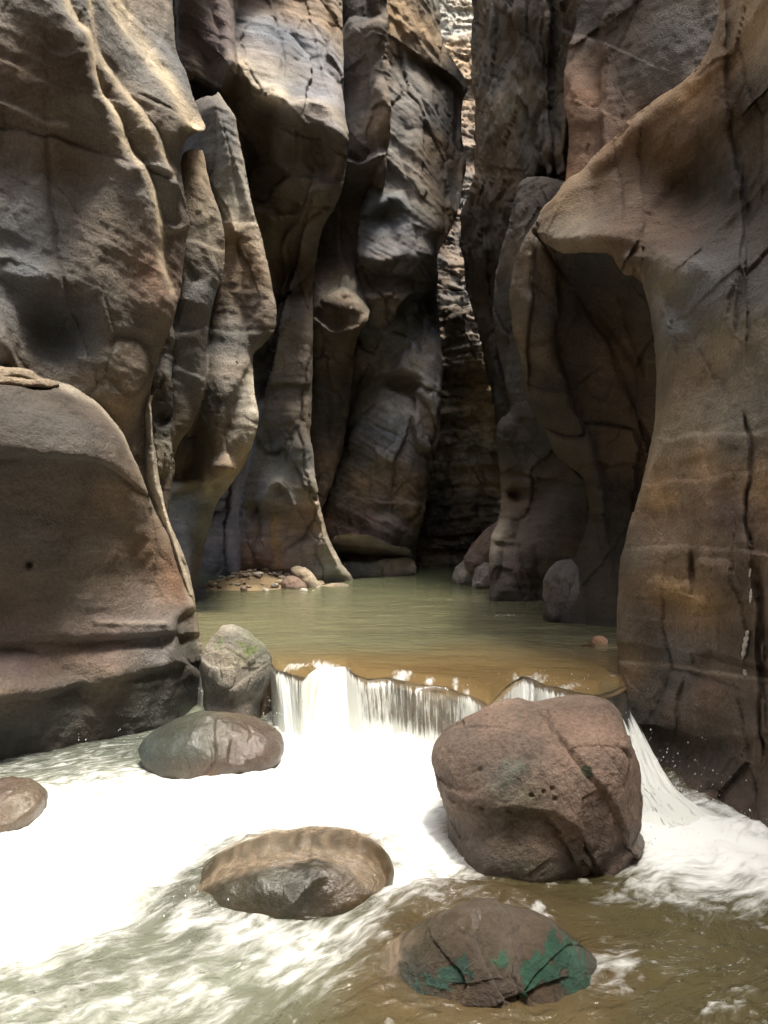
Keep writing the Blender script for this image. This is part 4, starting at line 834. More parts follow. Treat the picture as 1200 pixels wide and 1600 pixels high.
foam = np.maximum(foam, .90 * region([(985, 1200), (1020, 1230), (1090, 1262), (1200, 1290), (1320, 1300), (1280, 1420), (1100, 1392), (1000, 1384), (975, 1340)], 70))
foam = np.maximum(foam, .47 * region([(960, 1380), (1090, 1400), (1240, 1430), (1200, 1440), (1000, 1424), (920, 1420)], 40))
foam = np.maximum(foam, .40 * region([(930, 1470), (1010, 1490), (1000, 1530), (900, 1560), (880, 1520)], 30))
foam = np.maximum(foam, .30 * region([(-300, 1180), (200, 1150), (240, 1180), (200, 1212), (0, 1240), (-300, 1300)], 40))
spk = .34 * sstep(.25, .6, fbm(X * 9, Y * 11, 0, 4, 66)); foam = np.maximum(foam, spk)
shade = sstep(1300, 1420, YP) * 0
left = 1 - sstep(380, 640, XP + (YP - 1500) * .8)
murk = np.array((.082, .070, .034))[None, None] * (1 - left[..., None]) + np.array((.17, .185, .14)) * left[..., None]
chan = ((1 - sstep(1195, 1240, wyp + .12 * XP)) * (1 - sstep(240, 330, XP)))[..., None]; murk = murk * (1 - chan) + np.array((.085, .095, .078)) * chan
mk2 = fbm(X * 2.0, Y * 2.0, 0, 4, 68)[..., None]; murk = murk * (1 + .3 * mk2)
warmb = region([(590, 1470), (640, 1430), (720, 1415), (800, 1420), (880, 1450), (960, 1520), (900, 1600), (700, 1640), (560, 1540)], 60)[..., None]
murk = murk * (1 - .5 * warmb) + np.array((.17, .11, .055)) * .5 * warmb
clear = .10 + .45 * region([(560, 1560), (590, 1440), (720, 1415), (860, 1420), (960, 1520), (800, 1580)], 60) + .5 * region([(270, 1420), (340, 1330), (480, 1300), (600, 1330), (600, 1400), (420, 1480), (300, 1480)], 40)
def hb(x, y, rx, ry, a):
    cx, cy, _ = on_plane(np.array(float(x)), np.array(float(y)), 0.0)
    return a * np.exp(-((X - cx) / rx) ** 2 - ((Y - cy) / ry) ** 2)
Z = .5 * foam * .05 + .07 * foam * fbm(X * 4.5, Y * 5.5, 0, 4, 63) + .02 * foam * np.abs(fbm(X * 13, Y * 13, 0, 3, 67)) + .014 * fbm(X * 3.5, Y * 5, 0, 4, 64) + .006 * fbm(X * 12, Y * 16, 0, 3, 65)
Z = Z + hb(520, 1180, .8, .25, .10) + hb(320, 1240, .8, .3, .03) + hb(440, 1400, .55, .35, .05) + hb(770, 1500, .5, .25, .025) + hb(430, 1340, .50, .16, .11) + hb(320, 1400, .22, .2, .07) + hb(600, 1350, .15, .2, .09) + hb(740, 1420, .42, .12, .10) + hb(620, 1470, .14, .12, .05) + hb(800, 1180, .35, .3, .06) + hb(1090, 1300, .35, .2, .05)
Z = np.where(Y > 6.3, np.minimum(Z, .05), Z)
th = -.55
FX = X * math.cos(th) - Y * math.sin(th); FY = X * math.sin(th) + Y * math.cos(th)
sw = .16 * fbm(X * 1.6, Y * 1.6, 0, 3, 69); FX = FX + sw; FY = FY + .16 * fbm(X * 1.6, Y * 1.6, 5, 3, 70)
RIV = (X, Y)
P = np.stack([X, Y, Z], -1)
tag(mesh_obj("river", P.reshape(-1, 3), grid_faces(*X.shape), RIVER, {'murk': ('FLOAT_COLOR', murk.reshape(-1, 3)), 'foam': ('FLOAT', foam), 'clear': ('FLOAT', np.clip(clear, 0, .8)),
    'flow': ('FLOAT_VECTOR', np.stack([FX, FY, 0 * X], -1).reshape(-1, 3))}), 'foaming white and brown river water below the fall', 'water', kind='structure')
# bed
gx, gy = np.meshgrid(np.linspace(-6, 6, 60), np.linspace(-14, 8, 90)); gz = -.35 + .06 * fbm(gx, gy, 0, 3, 75)
c = np.array((.24, .15, .075)) * (1 + .3 * fbm(gx * 2, gy * 2, 0, 3, 76)[..., None])
tag(mesh_obj("riverbed", np.stack([gx, gy, gz], -1).reshape(-1, 3), grid_faces(*gx.shape), ROCK_WET, {'tint': ('FLOAT_COLOR', c.reshape(-1, 3)), 'wet': ('FLOAT', 1 + 0 * gx)}), 'brown sandy bed under the river', 'ground', kind='structure')

# flying drops where the water breaks
rs = np.random.RandomState(8)
oct_v = np.array([(1, 0, 0), (-1, 0, 0), (0, 1, 0), (0, -1, 0), (0, 0, 1), (0, 0, -1)], float)
oct_f = np.array([(0, 2, 4), (2, 1, 4), (1, 3, 4), (3, 0, 4), (2, 0, 5), (1, 2, 5), (3, 1, 5), (0, 3, 5)])
VV, FF = [], []
for (px_, py_, z_, rx, ry, rz, n_) in [(1020, 1235, .16, .20, .15, .10, 260), (1090, 1300, .05, .35, .15, .06, 240), (985, 1160, .34, .05, .05, .06, 70), (560, 1165, .06, .9, .10, .06, 260), (440, 1120, .12, .12, .08, .10, 120), (620, 1345, .06, .14, .1, .05, 90), (300, 1400, .04, .2, .12, .03, 90), (850, 1070, .45, .3, .1, .03, 80), (310, 1085, .12, .05, .04, .08, 60)]:
    cx_, cy_, _ = on_plane(np.array(float(px_)), np.array(float(py_)), z_)
    for i in range(n_):
        r_ = .0012 + .0032 * rs.rand() ** 2.5
        c_ = np.array([cx_ + rx * rs.randn(), cy_ + ry * rs.randn(), z_ + abs(rz * rs.randn())])
        FF.append(oct_f + len(VV) * 6); VV.append(oct_v * r_ * np.array([1, 1, 1 + rs.rand()]) + c_)
DROP, nt_d, out_d = new_mat("spray_drops"); pd = nd(nt_d, "ShaderNodeBsdfPrincipled", Roughness=.15); pd.inputs["Base Color"].default_value = (.85, .88, .87, 1); nt_d.links.new(pd.outputs[0], out_d.inputs[0])
tag(mesh_obj('spray', np.concatenate(VV), np.concatenate(FF), DROP), 'fine white spray drops flying off the falls and the chute', 'spray', kind='stuff')

# ================================================================== BOULDERS
def facet(P, planes, C):
    Q = P - C
    for (n, o, soft) in planes:
        n = np.array(n, float); n /= np.linalg.norm(n)
        e = (Q @ n) - o
        e = np.where(e > 0, e * (1 - soft), 0)
        Q = Q - e[..., None] * n
    return Q + C

def boulder(name, outline, cen, d0, hf, label, cpts, strokes=(), planes=(), mat=None, nth=260, nph=150, pw=.8, noise=(.03, 2.5), wet=(None,), seed=1, dvar=None, group=None, cat='boulder', rough=.006, stain=.25, hb=None, dark=1.0, fam=.03, fsz=.45, sink=0, grow=1.0):
    """a closed stone whose outline in the plane at depth d0 is given in photograph pixels; hf / hb are its half depths in metres"""
    outline = smooth_line(outline, 1, True); hb = hb or hf
    outline = (outline - np.array(cen)) * grow + np.array(cen); outline[:, 1] += sink
    cx, cy = cen
    th = np.linspace(0, 2 * np.pi, nth, endpoint=False)
    r = np.zeros(nth)
    n = len(outline)
    for i, a in enumerate(th):
        dx, dy = math.cos(a), math.sin(a); best = 1
        for k in range(n):
            x1, y1 = outline[k] - (cx, cy); x2, y2 = outline[(k + 1) % n] - (cx, cy)
            ex, ey = x2 - x1, y2 - y1; det = dx * (-ey) + dy * ex
            if abs(det) < 1e-9: continue
            t = (x1 * (-ey) + y1 * ex) / det; s = (dx * y1 - dy * x1) / det
            if t > 0 and -1e-6 <= s <= 1 + 1e-6: best = max(best, t)
        r[i] = best
    ph = np.linspace(.0006, np.pi - .0006, nph)[:, None]
    sp = np.sin(ph) ** pw; cp = np.sign(np.cos(ph)) * np.abs(np.cos(ph)) ** .9
    PX = cx + r[None] * sp * np.cos(th)[None]; PY = cy + r[None] * sp * np.sin(th)[None]
    H = np.where(cp > 0, hf, hb)
    dd = d0 - H * cp + 0 * PX
    if dvar: dd = dd + dvar[0] * (PX - cx) / 100 + dvar[1] * (PY - cy) / 100
    S3 = apply_strokes(strokes, PX, PY) * sstep(-.1, .25, cp)
    P = np.stack([(PX - 600) / F * d0, dd, CZ + (800 - PY) / F * d0], -1)
    C = np.array([(cx - 600) / F * d0, d0, CZ + (800 - cy) / F * d0])
    P = facet(P, planes, C)
    N = P - C; N[..., 1] *= .8; N /= np.linalg.norm(N, axis=-1, keepdims=True)
    x, y, z = P[..., 0], P[..., 1], P[..., 2]
    h = noise[0] * fbm(x * noise[1], y * noise[1], z * noise[1], 4, seed) + rough * fbm(x * 16, y * 16, z * 16, 3, seed + 3)
    fv, fe = facets(x + .3 * h, y, z + .3 * h, fsz, seed + 90); fv2, fe2 = facets(x, y, z, fsz * .4, seed + 95)
    h = h + fam * (fv + .3 * fv2) - .16 * fam * np.exp(-(fe / .04) ** 2)
    P = P + N * (h + S3)[..., None]
    c = idw(cpts, PX, PY) * dark; x, y, z = P[..., 0], P[..., 1], P[..., 2]
    c = c * (1 + .22 * fbm(x * 5, y * 5, z * 5, 4, seed + 8)[..., None] + np.array([.06, 0, -.05]) * fbm(x * 3, y * 3, z * 3, 3, seed + 9)[..., None])
    st = sstep(.1, .4, fbm(x * 4, y * 4, z * 4, 4, seed + 10))[..., None] * stain
    c = c * (1 - st) + np.array(VAR) * st
    wt = np.zeros(x.shape) if wet[0] is None else 1 - sstep(wet[0], wet[0] + wet[1], z + .06 * fbm(x * 4, y * 4, z, 3, seed + 12))
    if wet[0] is not None and wet[0] > 5: wt = np.ones(x.shape)
    c = np.clip(c * (1 - .35 * wt[..., None]), .015, .8)
    o = mesh_obj(name, P.reshape(-1, 3), grid_faces(*x.shape, wrap=True), mat or ROCK_WET, {'tint': ('FLOAT_COLOR', c.reshape(-1, 3)), 'wet': ('FLOAT', wt)})
    tag(o, label, cat, group)
    return o, PX, PY, P, N, cp

def patch(parent, data, name, poly, lift, mat, col, seed=1):
    """a growth clinging to part of a stone: its own thin skin just above the stone"""
    o, PX, PY, P, N, cp = data
    wx = PX + 9 * fbm(PX / 14, PY / 14, 0, 4, seed); wy = PY + 9 * fbm(PX / 18, PY / 18, 5, 3, seed + 1)
    m = inside(wx, wy, np.array(poly, float)) & (cp > -.1) & (fbm(PX / 9, PY / 9, 1, 3, seed + 7) > -.42)
    D, _, _, _ = seg_dist(wx, wy, np.array(poly, float), True)
    Q = P + N * (lift * sstep(0, 7, np.where(m, D, 0)) + lift * .6 * fbm(P[..., 0] * 40, P[..., 1] * 40, P[..., 2] * 40, 3, seed + 2) - .001)[..., None]
    mm = np.concatenate([m, m[:, :1]], 1)
    kf = mm[:-1, :-1] & mm[1:, :-1] & mm[1:, 1:] & mm[:-1, 1:]
    q = grid_faces(*PX.shape, keep=kf, wrap=True)
    if len(q) == 0: return
    used = np.zeros(PX.size, bool); used[q.ravel()] = True; idx = np.cumsum(used) - 1
    c = np.array(col) * (1 + .45 * fbm(P[..., 0] * 14, P[..., 1] * 14, P[..., 2] * 14, 4, seed + 4)[..., None])
    return mesh_obj(name, Q.reshape(-1, 3)[used], idx[q], mat, {'tint': ('FLOAT_COLOR', np.clip(c, .01, .8).reshape(-1, 3)[used]), 'wet': ('FLOAT', np.full(used.sum(), .8))}, parent=o)

STONE = rock_material("boulder_stone", rough=.7, fine=40, bump=.5, spec=.3, contrast=.65, tilt=.7)
ROCK_DAMP = rock_material('damp_stone', wetr=.36, rough=.5, fine=50, bump=.4, spec=.4, contrast=.65)
PK = (.285, .20, .155); PKD = (.20, .145, .115); OLV = (.20, .18, .12)

# big boulder
bo = [(676, 1196), (680, 1172), (697, 1150), (722, 1135), (760, 1116), (800, 1104), (824, 1102), (842, 1110), (880, 1102), (910, 1096), (945, 1090), (962, 1093), (975, 1104), (979, 1130), (978, 1152), (986, 1170), (987, 1200), (990, 1250), (992, 1290), (980, 1318), (975, 1350), (955, 1378), (915, 1396), (860, 1402),
      (800, 1388), (745, 1355), (712, 1325), (700, 1290), (694, 1250), (682, 1215)]
B = boulder('boulder', bo, (838, 1250), 4.15, .52, 'largest reddish brown boulder with a diagonal crack beside the right chute',
    [(760, 1130, PK), (850, 1150, PK), (900, 1150, PK), (940, 1120, PK), (770, 1170, GRY), (720, 1200, PKD), (790, 1200, OLV), (740, 1290, PKD), (800, 1290, OLV), (850, 1250, PK), (880, 1200, PK), (930, 1230, PK), (760, 1340, PKD), (860, 1350, PKD), (880, 1300, PKD), (930, 1330, PK), (960, 1290, PKD), (800, 1380, DBR), (820, 1260, PKD), (870, 1290, GRY)],
    [crack([(843, 1112), (862, 1135), (878, 1155), (896, 1182), (915, 1212), (930, 1235), (945, 1260)], .03, 2.2), step([(843, 1112), (878, 1155), (915, 1212), (950, 1275)][::-1], .03, 60, 3), crack([(930, 1115), (950, 1135), (962, 1158), (958, 1172)], .04, 3), crack([(903, 1105), (925, 1140), (940, 1180)], .02, 3),
     step([(690, 1205), (715, 1198), (745, 1180), (790, 1150), (830, 1140)], .03, 26, 5), step([(700, 1232), (730, 1216), (770, 1206), (830, 1206), (860, 1228), (878, 1256)], -.055, 60, 12), crack([(846, 1262), (858, 1250), (870, 1244)], .025, 3), step([(975, 1290), (945, 1285), (930, 1300), (905, 1330), (900, 1360)], -.05, 40, 5), crack([(935, 1295), (925, 1320), (918, 1345)], .03, 3),
     ridge([(700, 1230), (694, 1260), (702, 1300)], .03, 9), lump(820, 1185, 3, 2.5, -.02), lump(832, 1181, 3, 2.5, -.02), lump(835, 1194, 3, 2.5, -.02), lump(803, 1190, 3, 2.5, -.02), lump(768, 1213, 3, 2.5, -.02), lump(732, 1215, 3, 2.5, -.02), lump(760, 1300, 60, 40, .05), crack([(715, 1178), (735, 1165), (750, 1156)], .025, 3.4)],
    planes=[((-.10, -.60, .80), .33, .93), ((-.05, -1, -.15), .38, .92), ((-.80, -.6, .1), .43, .85), ((.60, -.75, .25), .37, .93), ((.1, -.6, -.8), .44, .7), ((.45, -.3, .85), .42, .8), ((.85, -.5, -.1), .46, .85)],
    mat=STONE, wet=(.10, .12), seed=201, fam=.014, noise=(.035, 2.2), pw=.7, nth=420, nph=260, rough=.007)
patch(B[0], B, 'lichen_patch', [(742, 1180), (770, 1150), (790, 1140), (812, 1150), (800, 1165), (776, 1176), (750, 1192)], .002, STONE, (.20, .20, .16), 5)
patch(B[0], B, 'moss_patch', [(878, 1145), (890, 1150), (892, 1166), (882, 1168), (872, 1158)], .003, STONE, (.07, .08, .04), 6)

# upright boulder at the left end of the fall
b2 = [(318, 1020), (326, 998), (345, 976), (370, 970), (390, 976), (405, 992), (418, 1002), (424, 1020), (423, 1050), (414, 1080), (404, 1100), (400, 1150), (380, 1180), (340, 1170), (322, 1120), (314, 1080), (318, 1040)]
B = boulder('boulder', b2, (368, 1064), 6.35, .30, 'upright grey boulder tinged green on top at the left end of the waterfall',
    [(340, 1000, PAL), (372, 985, LIL), (385, 1000, (.26, .28, .15)), (400, 1005, (.22, .24, .13)), (365, 1020, PAL), (345, 1040, LIL), (395, 1030, GRY), (380, 1055, PAL), (350, 1080, WET), (380, 1090, BRN), (360, 1110, BRN), (410, 1060, GRY), (330, 1060, GRY)],
    [step([(330, 1025), (350, 1032), (372, 1026), (380, 1040), (376, 1062)], .03, 18, 3), crack([(388, 1000), (384, 1030), (372, 1060)], .03, 2.5), step([(376, 1062), (392, 1048), (408, 1040)], .03, 16, 3), crack([(350, 1010), (354, 1050), (346, 1080)], .02, 2.5), crack([(403, 1010), (402, 1050), (390, 1075)], .02, 2.5), lump(355, 1050, 14, 18, .03), lump(360, 1085, 40, 14, -.04)],
    planes=[((.1, -.8, .6), .24, .7), ((-.6, -.8, .1), .26, .6), ((.7, -.7, .1), .24, .6), ((.5, -.2, .8), .30, .5)], mat=STONE, wet=(.36, .2), seed=211, fam=0.02, noise=(.03, 4), pw=.7, rough=.006, stain=.4)
patch(B[0], B, 'algae_patch', [(378, 978), (396, 986), (412, 1003), (404, 1012), (396, 1024), (388, 1012), (380, 998)], .003, STONE, (.15, .19, .07), 15)
patch(B[0], B, 'algae_patch', [(340, 985), (352, 976), (358, 984), (350, 1004), (342, 1010)], .002, STONE, (.20, .23, .12), 16)

# low teal boulder in front of it
b3 = [(216, 1172), (224, 1150), (250, 1136), (272, 1124), (300, 1114), (330, 1112), (370, 1118), (410, 1132), (438, 1148), (447, 1168), (440, 1190), (400, 1210), (330, 1240), (280, 1230), (232, 1195)]
B = boulder('boulder', b3, (330, 1176), 5.35, .34, 'low smooth teal and brown boulder lying in front of the upright one',
    [(240, 1160, (.10, .145, .135)), (290, 1140, (.12, .16, .135)), (330, 1150, (.10, .145, .135)), (300, 1180, (.22, .17, .11)), (340, 1185, (.32, .17, .10)), (380, 1160, PKD), (420, 1170, PKD), (360, 1140, (.20, .17, .12)), (250, 1190, BRN)],
    [crack([(338, 1116), (346, 1140), (351, 1165), (348, 1176), (325, 1190)], .02, 2.5), step([(325, 1190), (350, 1176), (350, 1150), (340, 1116)], .025, 30, 4), lump(390, 1170, 10, 8, .02), lump(410, 1160, 8, 8, .015), lump(375, 1150, 5, 16, -.02)],
    planes=[((-.2, -.5, .85), .17, .7), ((.45, -.4, .8), .22, .6), ((-.6, -.7, .2), .36, .6)], mat=ROCK_WET, wet=(9, 1), seed=221, fam=0.01, dark=0.70, noise=(.03, 2.5), pw=.75, rough=.004)

# rock cut by the left edge
b4 = [(-110, 1260), (-60, 1228), (0, 1217), (30, 1222), (55, 1236), (66, 1250), (60, 1280), (40, 1310), (20, 1345), (-40, 1380), (-100, 1350)]
B = boulder('boulder', b4, (-20, 1296), 4.45, .30, 'brown wet rock cut off at the left edge with foam running over it',
    [(0, 1240, PKD), (40, 1250, (.26, .21, .15)), (0, 1300, (.22, .13, .09)), (10, 1330, (.24, .13, .09))], [lump(20, 1300, 30, 12, -.03, -30)], planes=[((.2, -.4, .9), .20, .6)], mat=ROCK_WET, wet=(9, 1), seed=231, fam=0.012, dark=0.80, noise=(.03, 3), rough=.004)

# overflowed rock in the foam, centre left
b5 = [(282, 1400), (300, 1378), (330, 1350), (375, 1330), (420, 1312), (470, 1303), (520, 1302), (560, 1310), (595, 1328), (612, 1346), (600, 1380), (550, 1430), (450, 1490), (360, 1500), (300, 1470), (284, 1430)]
B = boulder('boulder', b5, (445, 1398), 3.55, .30, 'smooth olive green rock with water sheeting over it in the foreground',
    [(360, 1370, (.15, .145, .09)), (430, 1340, (.13, .14, .10)), (480, 1350, (.10, .11, .09)), (520, 1370, (.12, .10, .07)), (560, 1340, (.26, .17, .09)), (340, 1430, (.26, .16, .08)), (420, 1420, (.27, .16, .07)), (460, 1400, (.12, .11, .08)), (530, 1400, (.17, .11, .06)), (380, 1460, (.28, .17, .08)), (590, 1340, (.3, .2, .1))],
    [ridge([(500, 1322), (470, 1355), (440, 1385)], .018, 16), step([(490, 1320), (492, 1350), (490, 1400)], -.02, 50, 12), lump(470, 1395, 20, 8, .02), lump(510, 1370, 30, 30, -.015)],
    planes=[((-.25, -.62, .75), .16, .8), ((.5, -.5, .7), .24, .6), ((0, -.2, 1), .20, .5)], mat=ROCK_WET, wet=(9, 1), seed=241, sink=8, grow=1.10, fam=0.003, dark=0.48, noise=(.025, 2.5), rough=.003, nth=360, nph=220, stain=.1, pw=.85)

def veil_material():
    m, nt, out = new_mat("sheeting_water"); L = nt.links.new
    fl = nd(nt, "ShaderNodeAttribute", attribute_name="flow"); fo = nd(nt, "ShaderNodeAttribute", attribute_name="foam")
    n1 = nd(nt, "ShaderNodeTexNoise", Scale=5.0, Detail=5.0, Roughness=.6); L(fl.outputs["Vector"], n1.inputs[0])
    a = nd(nt, "ShaderNodeMath", operation='MULTIPLY_ADD'); L(n1.outputs[0], a.inputs[0]); a.inputs[1].default_value = 1.1; L(fo.outputs["Fac"], a.inputs[2])
    r = nd(nt, "ShaderNodeMapRange", interpolation_type='SMOOTHSTEP'); L(a.outputs[0], r.inputs[0]); r.inputs[1].default_value = .55; r.inputs[2].default_value = 1.6
    bp = nd(nt, "ShaderNodeBump", Strength=.5, Distance=.01); L(n1.outputs[0], bp.inputs["Height"])
    d = nd(nt, "ShaderNodeBsdfDiffuse"); d.inputs[0].default_value = (.30, .235, .165, 1)
    tr = nd(nt, "ShaderNodeBsdfTransparent"); tr.inputs[0].default_value = (.95, .93, .88, 1)
    gl = nd(nt, "ShaderNodeBsdfGlossy"); gl.inputs["Roughness"].default_value = .35; L(bp.outputs[0], gl.inputs["Normal"])
    fr = nd(nt, "ShaderNodeFresnel", IOR=1.33); L(bp.outputs[0], fr.inputs["Normal"])
    m1 = nd(nt, "ShaderNodeMixShader"); L(r.outputs[0], m1.inputs[0]); L(tr.outputs[0], m1.inputs[1]); L(d.outputs[0], m1.inputs[2])
    m2 = nd(nt, "ShaderNodeMixShader"); m2.inputs[0].default_value = .04; L(m1.outputs[0], m2.inputs[1]); L(gl.outputs[0], m2.inputs[2])
    L(m2.outputs[0], out.inputs[0]); return m
VEIL = veil_material()
def veil(data, poly, lift, label, bias=.5):
    o, PX, PY, P, N, cp = data
    poly = smooth_line(poly, 1, True)
    D, _, _, _ = seg_dist(PX, PY, poly, True); m = inside(PX, PY, poly) & (cp > -.45)
    Q = P + N * (lift * (1 + .4 * fbm(PX / 30, PY / 12, 0, 2, 5)))[..., None]
    mm = np.concatenate([m, m[:, :1]], 1); kf = mm[:-1, :-1] & mm[1:, :-1] & mm[1:, 1:] & mm[:-1, 1:]
    q = grid_faces(*PX.shape, keep=kf, wrap=True)
    used = np.zeros(PX.size, bool); used[q.ravel()] = True; idx = np.cumsum(used) - 1
    c0 = np.array([poly[:, 0].mean(), poly[:, 1].max() + 60]); an = np.arctan2(PY - c0[1], PX - c0[0]); rr = np.hypot(PX - c0[0], (PY - c0[1]))
    dc, _, _, _ = seg_dist(PX, PY, poly[:len(poly) // 2])
    flow = np.stack([dc / 16, PX / 90, 0 * rr], -1).reshape(-1, 3)[used]
    fm = (bias + .4 * (1 - sstep(0, 14, D)) * 0 - .5 * (1 - sstep(0, 10, D))).ravel()[used]
    v = mesh_obj('water_sheet', Q.reshape(-1, 3)[used], idx[q], VEIL, {'flow': ('FLOAT_VECTOR', flow), 'foam': ('FLOAT', fm)})
    tag(v, label, 'water', kind='structure')
veil(B, [(276, 1402), (300, 1376), (330, 1345), (375, 1320), (430, 1300), (500, 1294), (560, 1300), (600, 1318), (622, 1346), (600, 1362), (575, 1352), (556, 1330), (520, 1317), (480, 1316), (430, 1328), (370, 1350), (320, 1372), (290, 1400)], .014, 'thin streaked water sheeting over the crest of the olive rock')
# green rock
b6 = [(592, 1500), (610, 1488), (640, 1470), (680, 1448), (715, 1434), (745, 1425), (780, 1424), (810, 1436), (840, 1440), (870, 1450), (895, 1476), (930, 1500), (945, 1515), (930, 1540), (860, 1560), (805, 1585), (740, 1570), (660, 1545), (600, 1530)]
B = boulder('boulder', b6, (770, 1502), 2.98, .26, 'low split rock with bright green algae rims nearest the viewer',
    [(640, 1490, (.10, .12, .09)), (680, 1470, (.18, .14, .09)), (700, 1500, (.24, .16, .09)), (745, 1490, (.18, .11, .08)), (740, 1440, (.28, .22, .16)), (780, 1440, (.33, .27, .20)), (780, 1480, (.34, .26, .20)), (800, 1500, (.26, .17, .10)), (840, 1510, (.24, .16, .10)), (810, 1540, (.12, .10, .07)), (900, 1510, (.08, .10, .07)), (760, 1540, (.2, .13, .08))],
    [step([(738, 1428), (750, 1450), (770, 1490), (800, 1520), (806, 1560)], .03, 30, 5), step([(812, 1438), (800, 1460), (794, 1480), (806, 1500), (804, 1540)], -.045, 60, 5), crack([(800, 1440), (792, 1465), (800, 1500), (806, 1550)], .04, 4), ridge([(640, 1480), (690, 1455), (730, 1445)], .02, 12), step([(790, 1490), (815, 1480), (850, 1474), (880, 1482), (900, 1500)], -.03, 26, 5), lump(780, 1470, 14, 24, .02), step([(650, 1500), (700, 1478), (740, 1470)], -.02, 20, 5)],
    planes=[((0, -.5, .86), .11, .6), ((-.5, -.6, .6), .22, .5), ((.5, -.6, .6), .22, .5)], mat=ROCK_DAMP, wet=(9, 1), seed=251, sink=5, grow=1.04, fam=0.01, dark=0.55, noise=(.02, 4), rough=.005, nth=420, nph=240, stain=.1, pw=.85)
veil(B, [(580, 1516), (596, 1480), (636, 1460), (690, 1434), (740, 1418), (770, 1420), (745, 1430), (700, 1444), (660, 1464), (630, 1486), (602, 1520)], .012, 'tan water sliding over the left shoulder of the algae rimmed rock', .5)
AL = (.03, .085, .055)
patch(B[0], B, 'algae_rim', [(795, 1485), (794, 1465), (808, 1450), (830, 1443), (860, 1446), (886, 1466), (912, 1486), (938, 1512), (920, 1530), (880, 1532), (884, 1508), (860, 1482), (830, 1478), (806, 1494)], .005, ROCK_DAMP, AL, 31)
patch(B[0], B, 'algae_rim', [(630, 1500), (650, 1480), (690, 1458), (725, 1444), (735, 1458), (724, 1476), (690, 1484), (664, 1506), (640, 1512)], .004, ROCK_DAMP, (.03, .075, .055), 33)
patch(B[0], B, 'algae_rim', [(752, 1450), (768, 1438), (786, 1438), (796, 1450), (780, 1458), (758, 1460)], .004, ROCK_DAMP, (.05, .11, .07), 35)
patch(B[0], B, 'algae_rim', [(800, 1505), (812, 1512), (808, 1560), (790, 1560), (794, 1530)], .003, ROCK_DAMP, (.04, .08, .06), 37)

# stones further up the canyon
boulder('boulder', [(848, 925), (856, 895), (872, 874), (890, 867), (905, 872), (915, 900), (912, 950), (880, 985), (846, 970)], (880, 925), 9.2, .35, 'round boulder with its lit top painted pale, half hidden behind the dark right leg',
    [(880, 880, LIL), (860, 900, GRY), (858, 920, PUR), (870, 950, DRK)], [lump(862, 905, 5, 5, -.05), step([(850, 915), (866, 900), (885, 905)], -.05, 20)], mat=STONE, seed=261, noise=(.06, 3), nth=120, nph=70, wet=(.5, .1))  # colour lightens the top as if lit and darkens below
boulder('boulder', [(710, 900), (716, 885), (730, 872), (744, 866), (750, 876), (748, 905), (740, 920), (712, 918)], (731, 896), 13.8, .3, 'small angular rock at the pool edge below the dark column', [(725, 890, GRY), (740, 880, BRN)], planes=[((-.5, -.5, .7), .16, .8)], mat=STONE, seed=263, nth=90, nph=60, noise=(.08, 3), wet=(.5, .08))
boulder('boulder', [(738, 905), (744, 888), (758, 876), (772, 880), (776, 910), (770, 925), (740, 922)], (757, 902), 13.2, .3, 'second angular rock tight against the dark column foot', [(750, 890, LIL), (765, 905, BRN)], planes=[((-.3, -.7, .6), .16, .8)], mat=STONE, seed=265, nth=90, nph=60, noise=(.08, 3), wet=(.5, .08))
boulder('boulder', [(722, 876), (735, 855), (750, 838), (768, 822), (784, 806), (796, 830), (780, 890), (735, 895)], (758, 862), 13.6, .4, 'tilted purple slab leaning on the dark column foot', [(750, 850, RST), (770, 830, PUR), (740, 870, PUR)], planes=[((-.6, -.5, .6), .2, .8)], mat=STONE, seed=267, nth=110, nph=70, noise=(.06, 3), wet=(.5, .08))
boulder('boulder', [(440, 925), (441, 908), (452, 900), (468, 905), (482, 915), (482, 930), (450, 934)], (461, 918), 13.0, .22, 'reddish stone beside the gravel bank', [(450, 910, PK), (470, 915, PKD)], mat=STONE, seed=271, nth=90, nph=60, noise=(.05, 4), wet=(.5, .05))
boulder('boulder', [(456, 893), (466, 886), (480, 892), (492, 905), (504, 916), (500, 926), (482, 924), (470, 908)], (480, 908), 13.3, .2, 'slanting tan slab behind the reddish stone', [(470, 895, TAN), (495, 915, PAL)], mat=STONE, seed=273, nth=90, nph=60, noise=(.05, 4), pw=.6)
boulder('boulder', [(500, 916), (520, 910), (540, 911), (548, 916), (540, 924), (505, 924)], (524, 918), 13.4, .15, 'flat tan slab just above the water at the purple pillar foot', [(520, 914, TAN)], mat=STONE, seed=275, nth=80, nph=50, noise=(.03, 4))
boulder('boulder', [(922, 1004), (928, 995), (940, 993), (950, 998), (952, 1008), (940, 1014), (926, 1012)], (937, 1004), 7.55, .07, 'small tan stone in the shallow water under the right wall', [(937, 1000, (.34, .2, .12))], mat=STONE, seed=277, nth=80, nph=50, noise=(.01, 8), rough=.003)
boulder('boulder', [(900, 1012), (912, 1004), (928, 1006), (930, 1014), (914, 1018)], (915, 1012), 7.4, .07, 'flat reddish stone awash beside the small tan one', [(915, 1010, (.2, .1, .06))], mat=STONE, seed=278, nth=60, nph=40, noise=(.01, 8), rough=.003, wet=(9, 1))

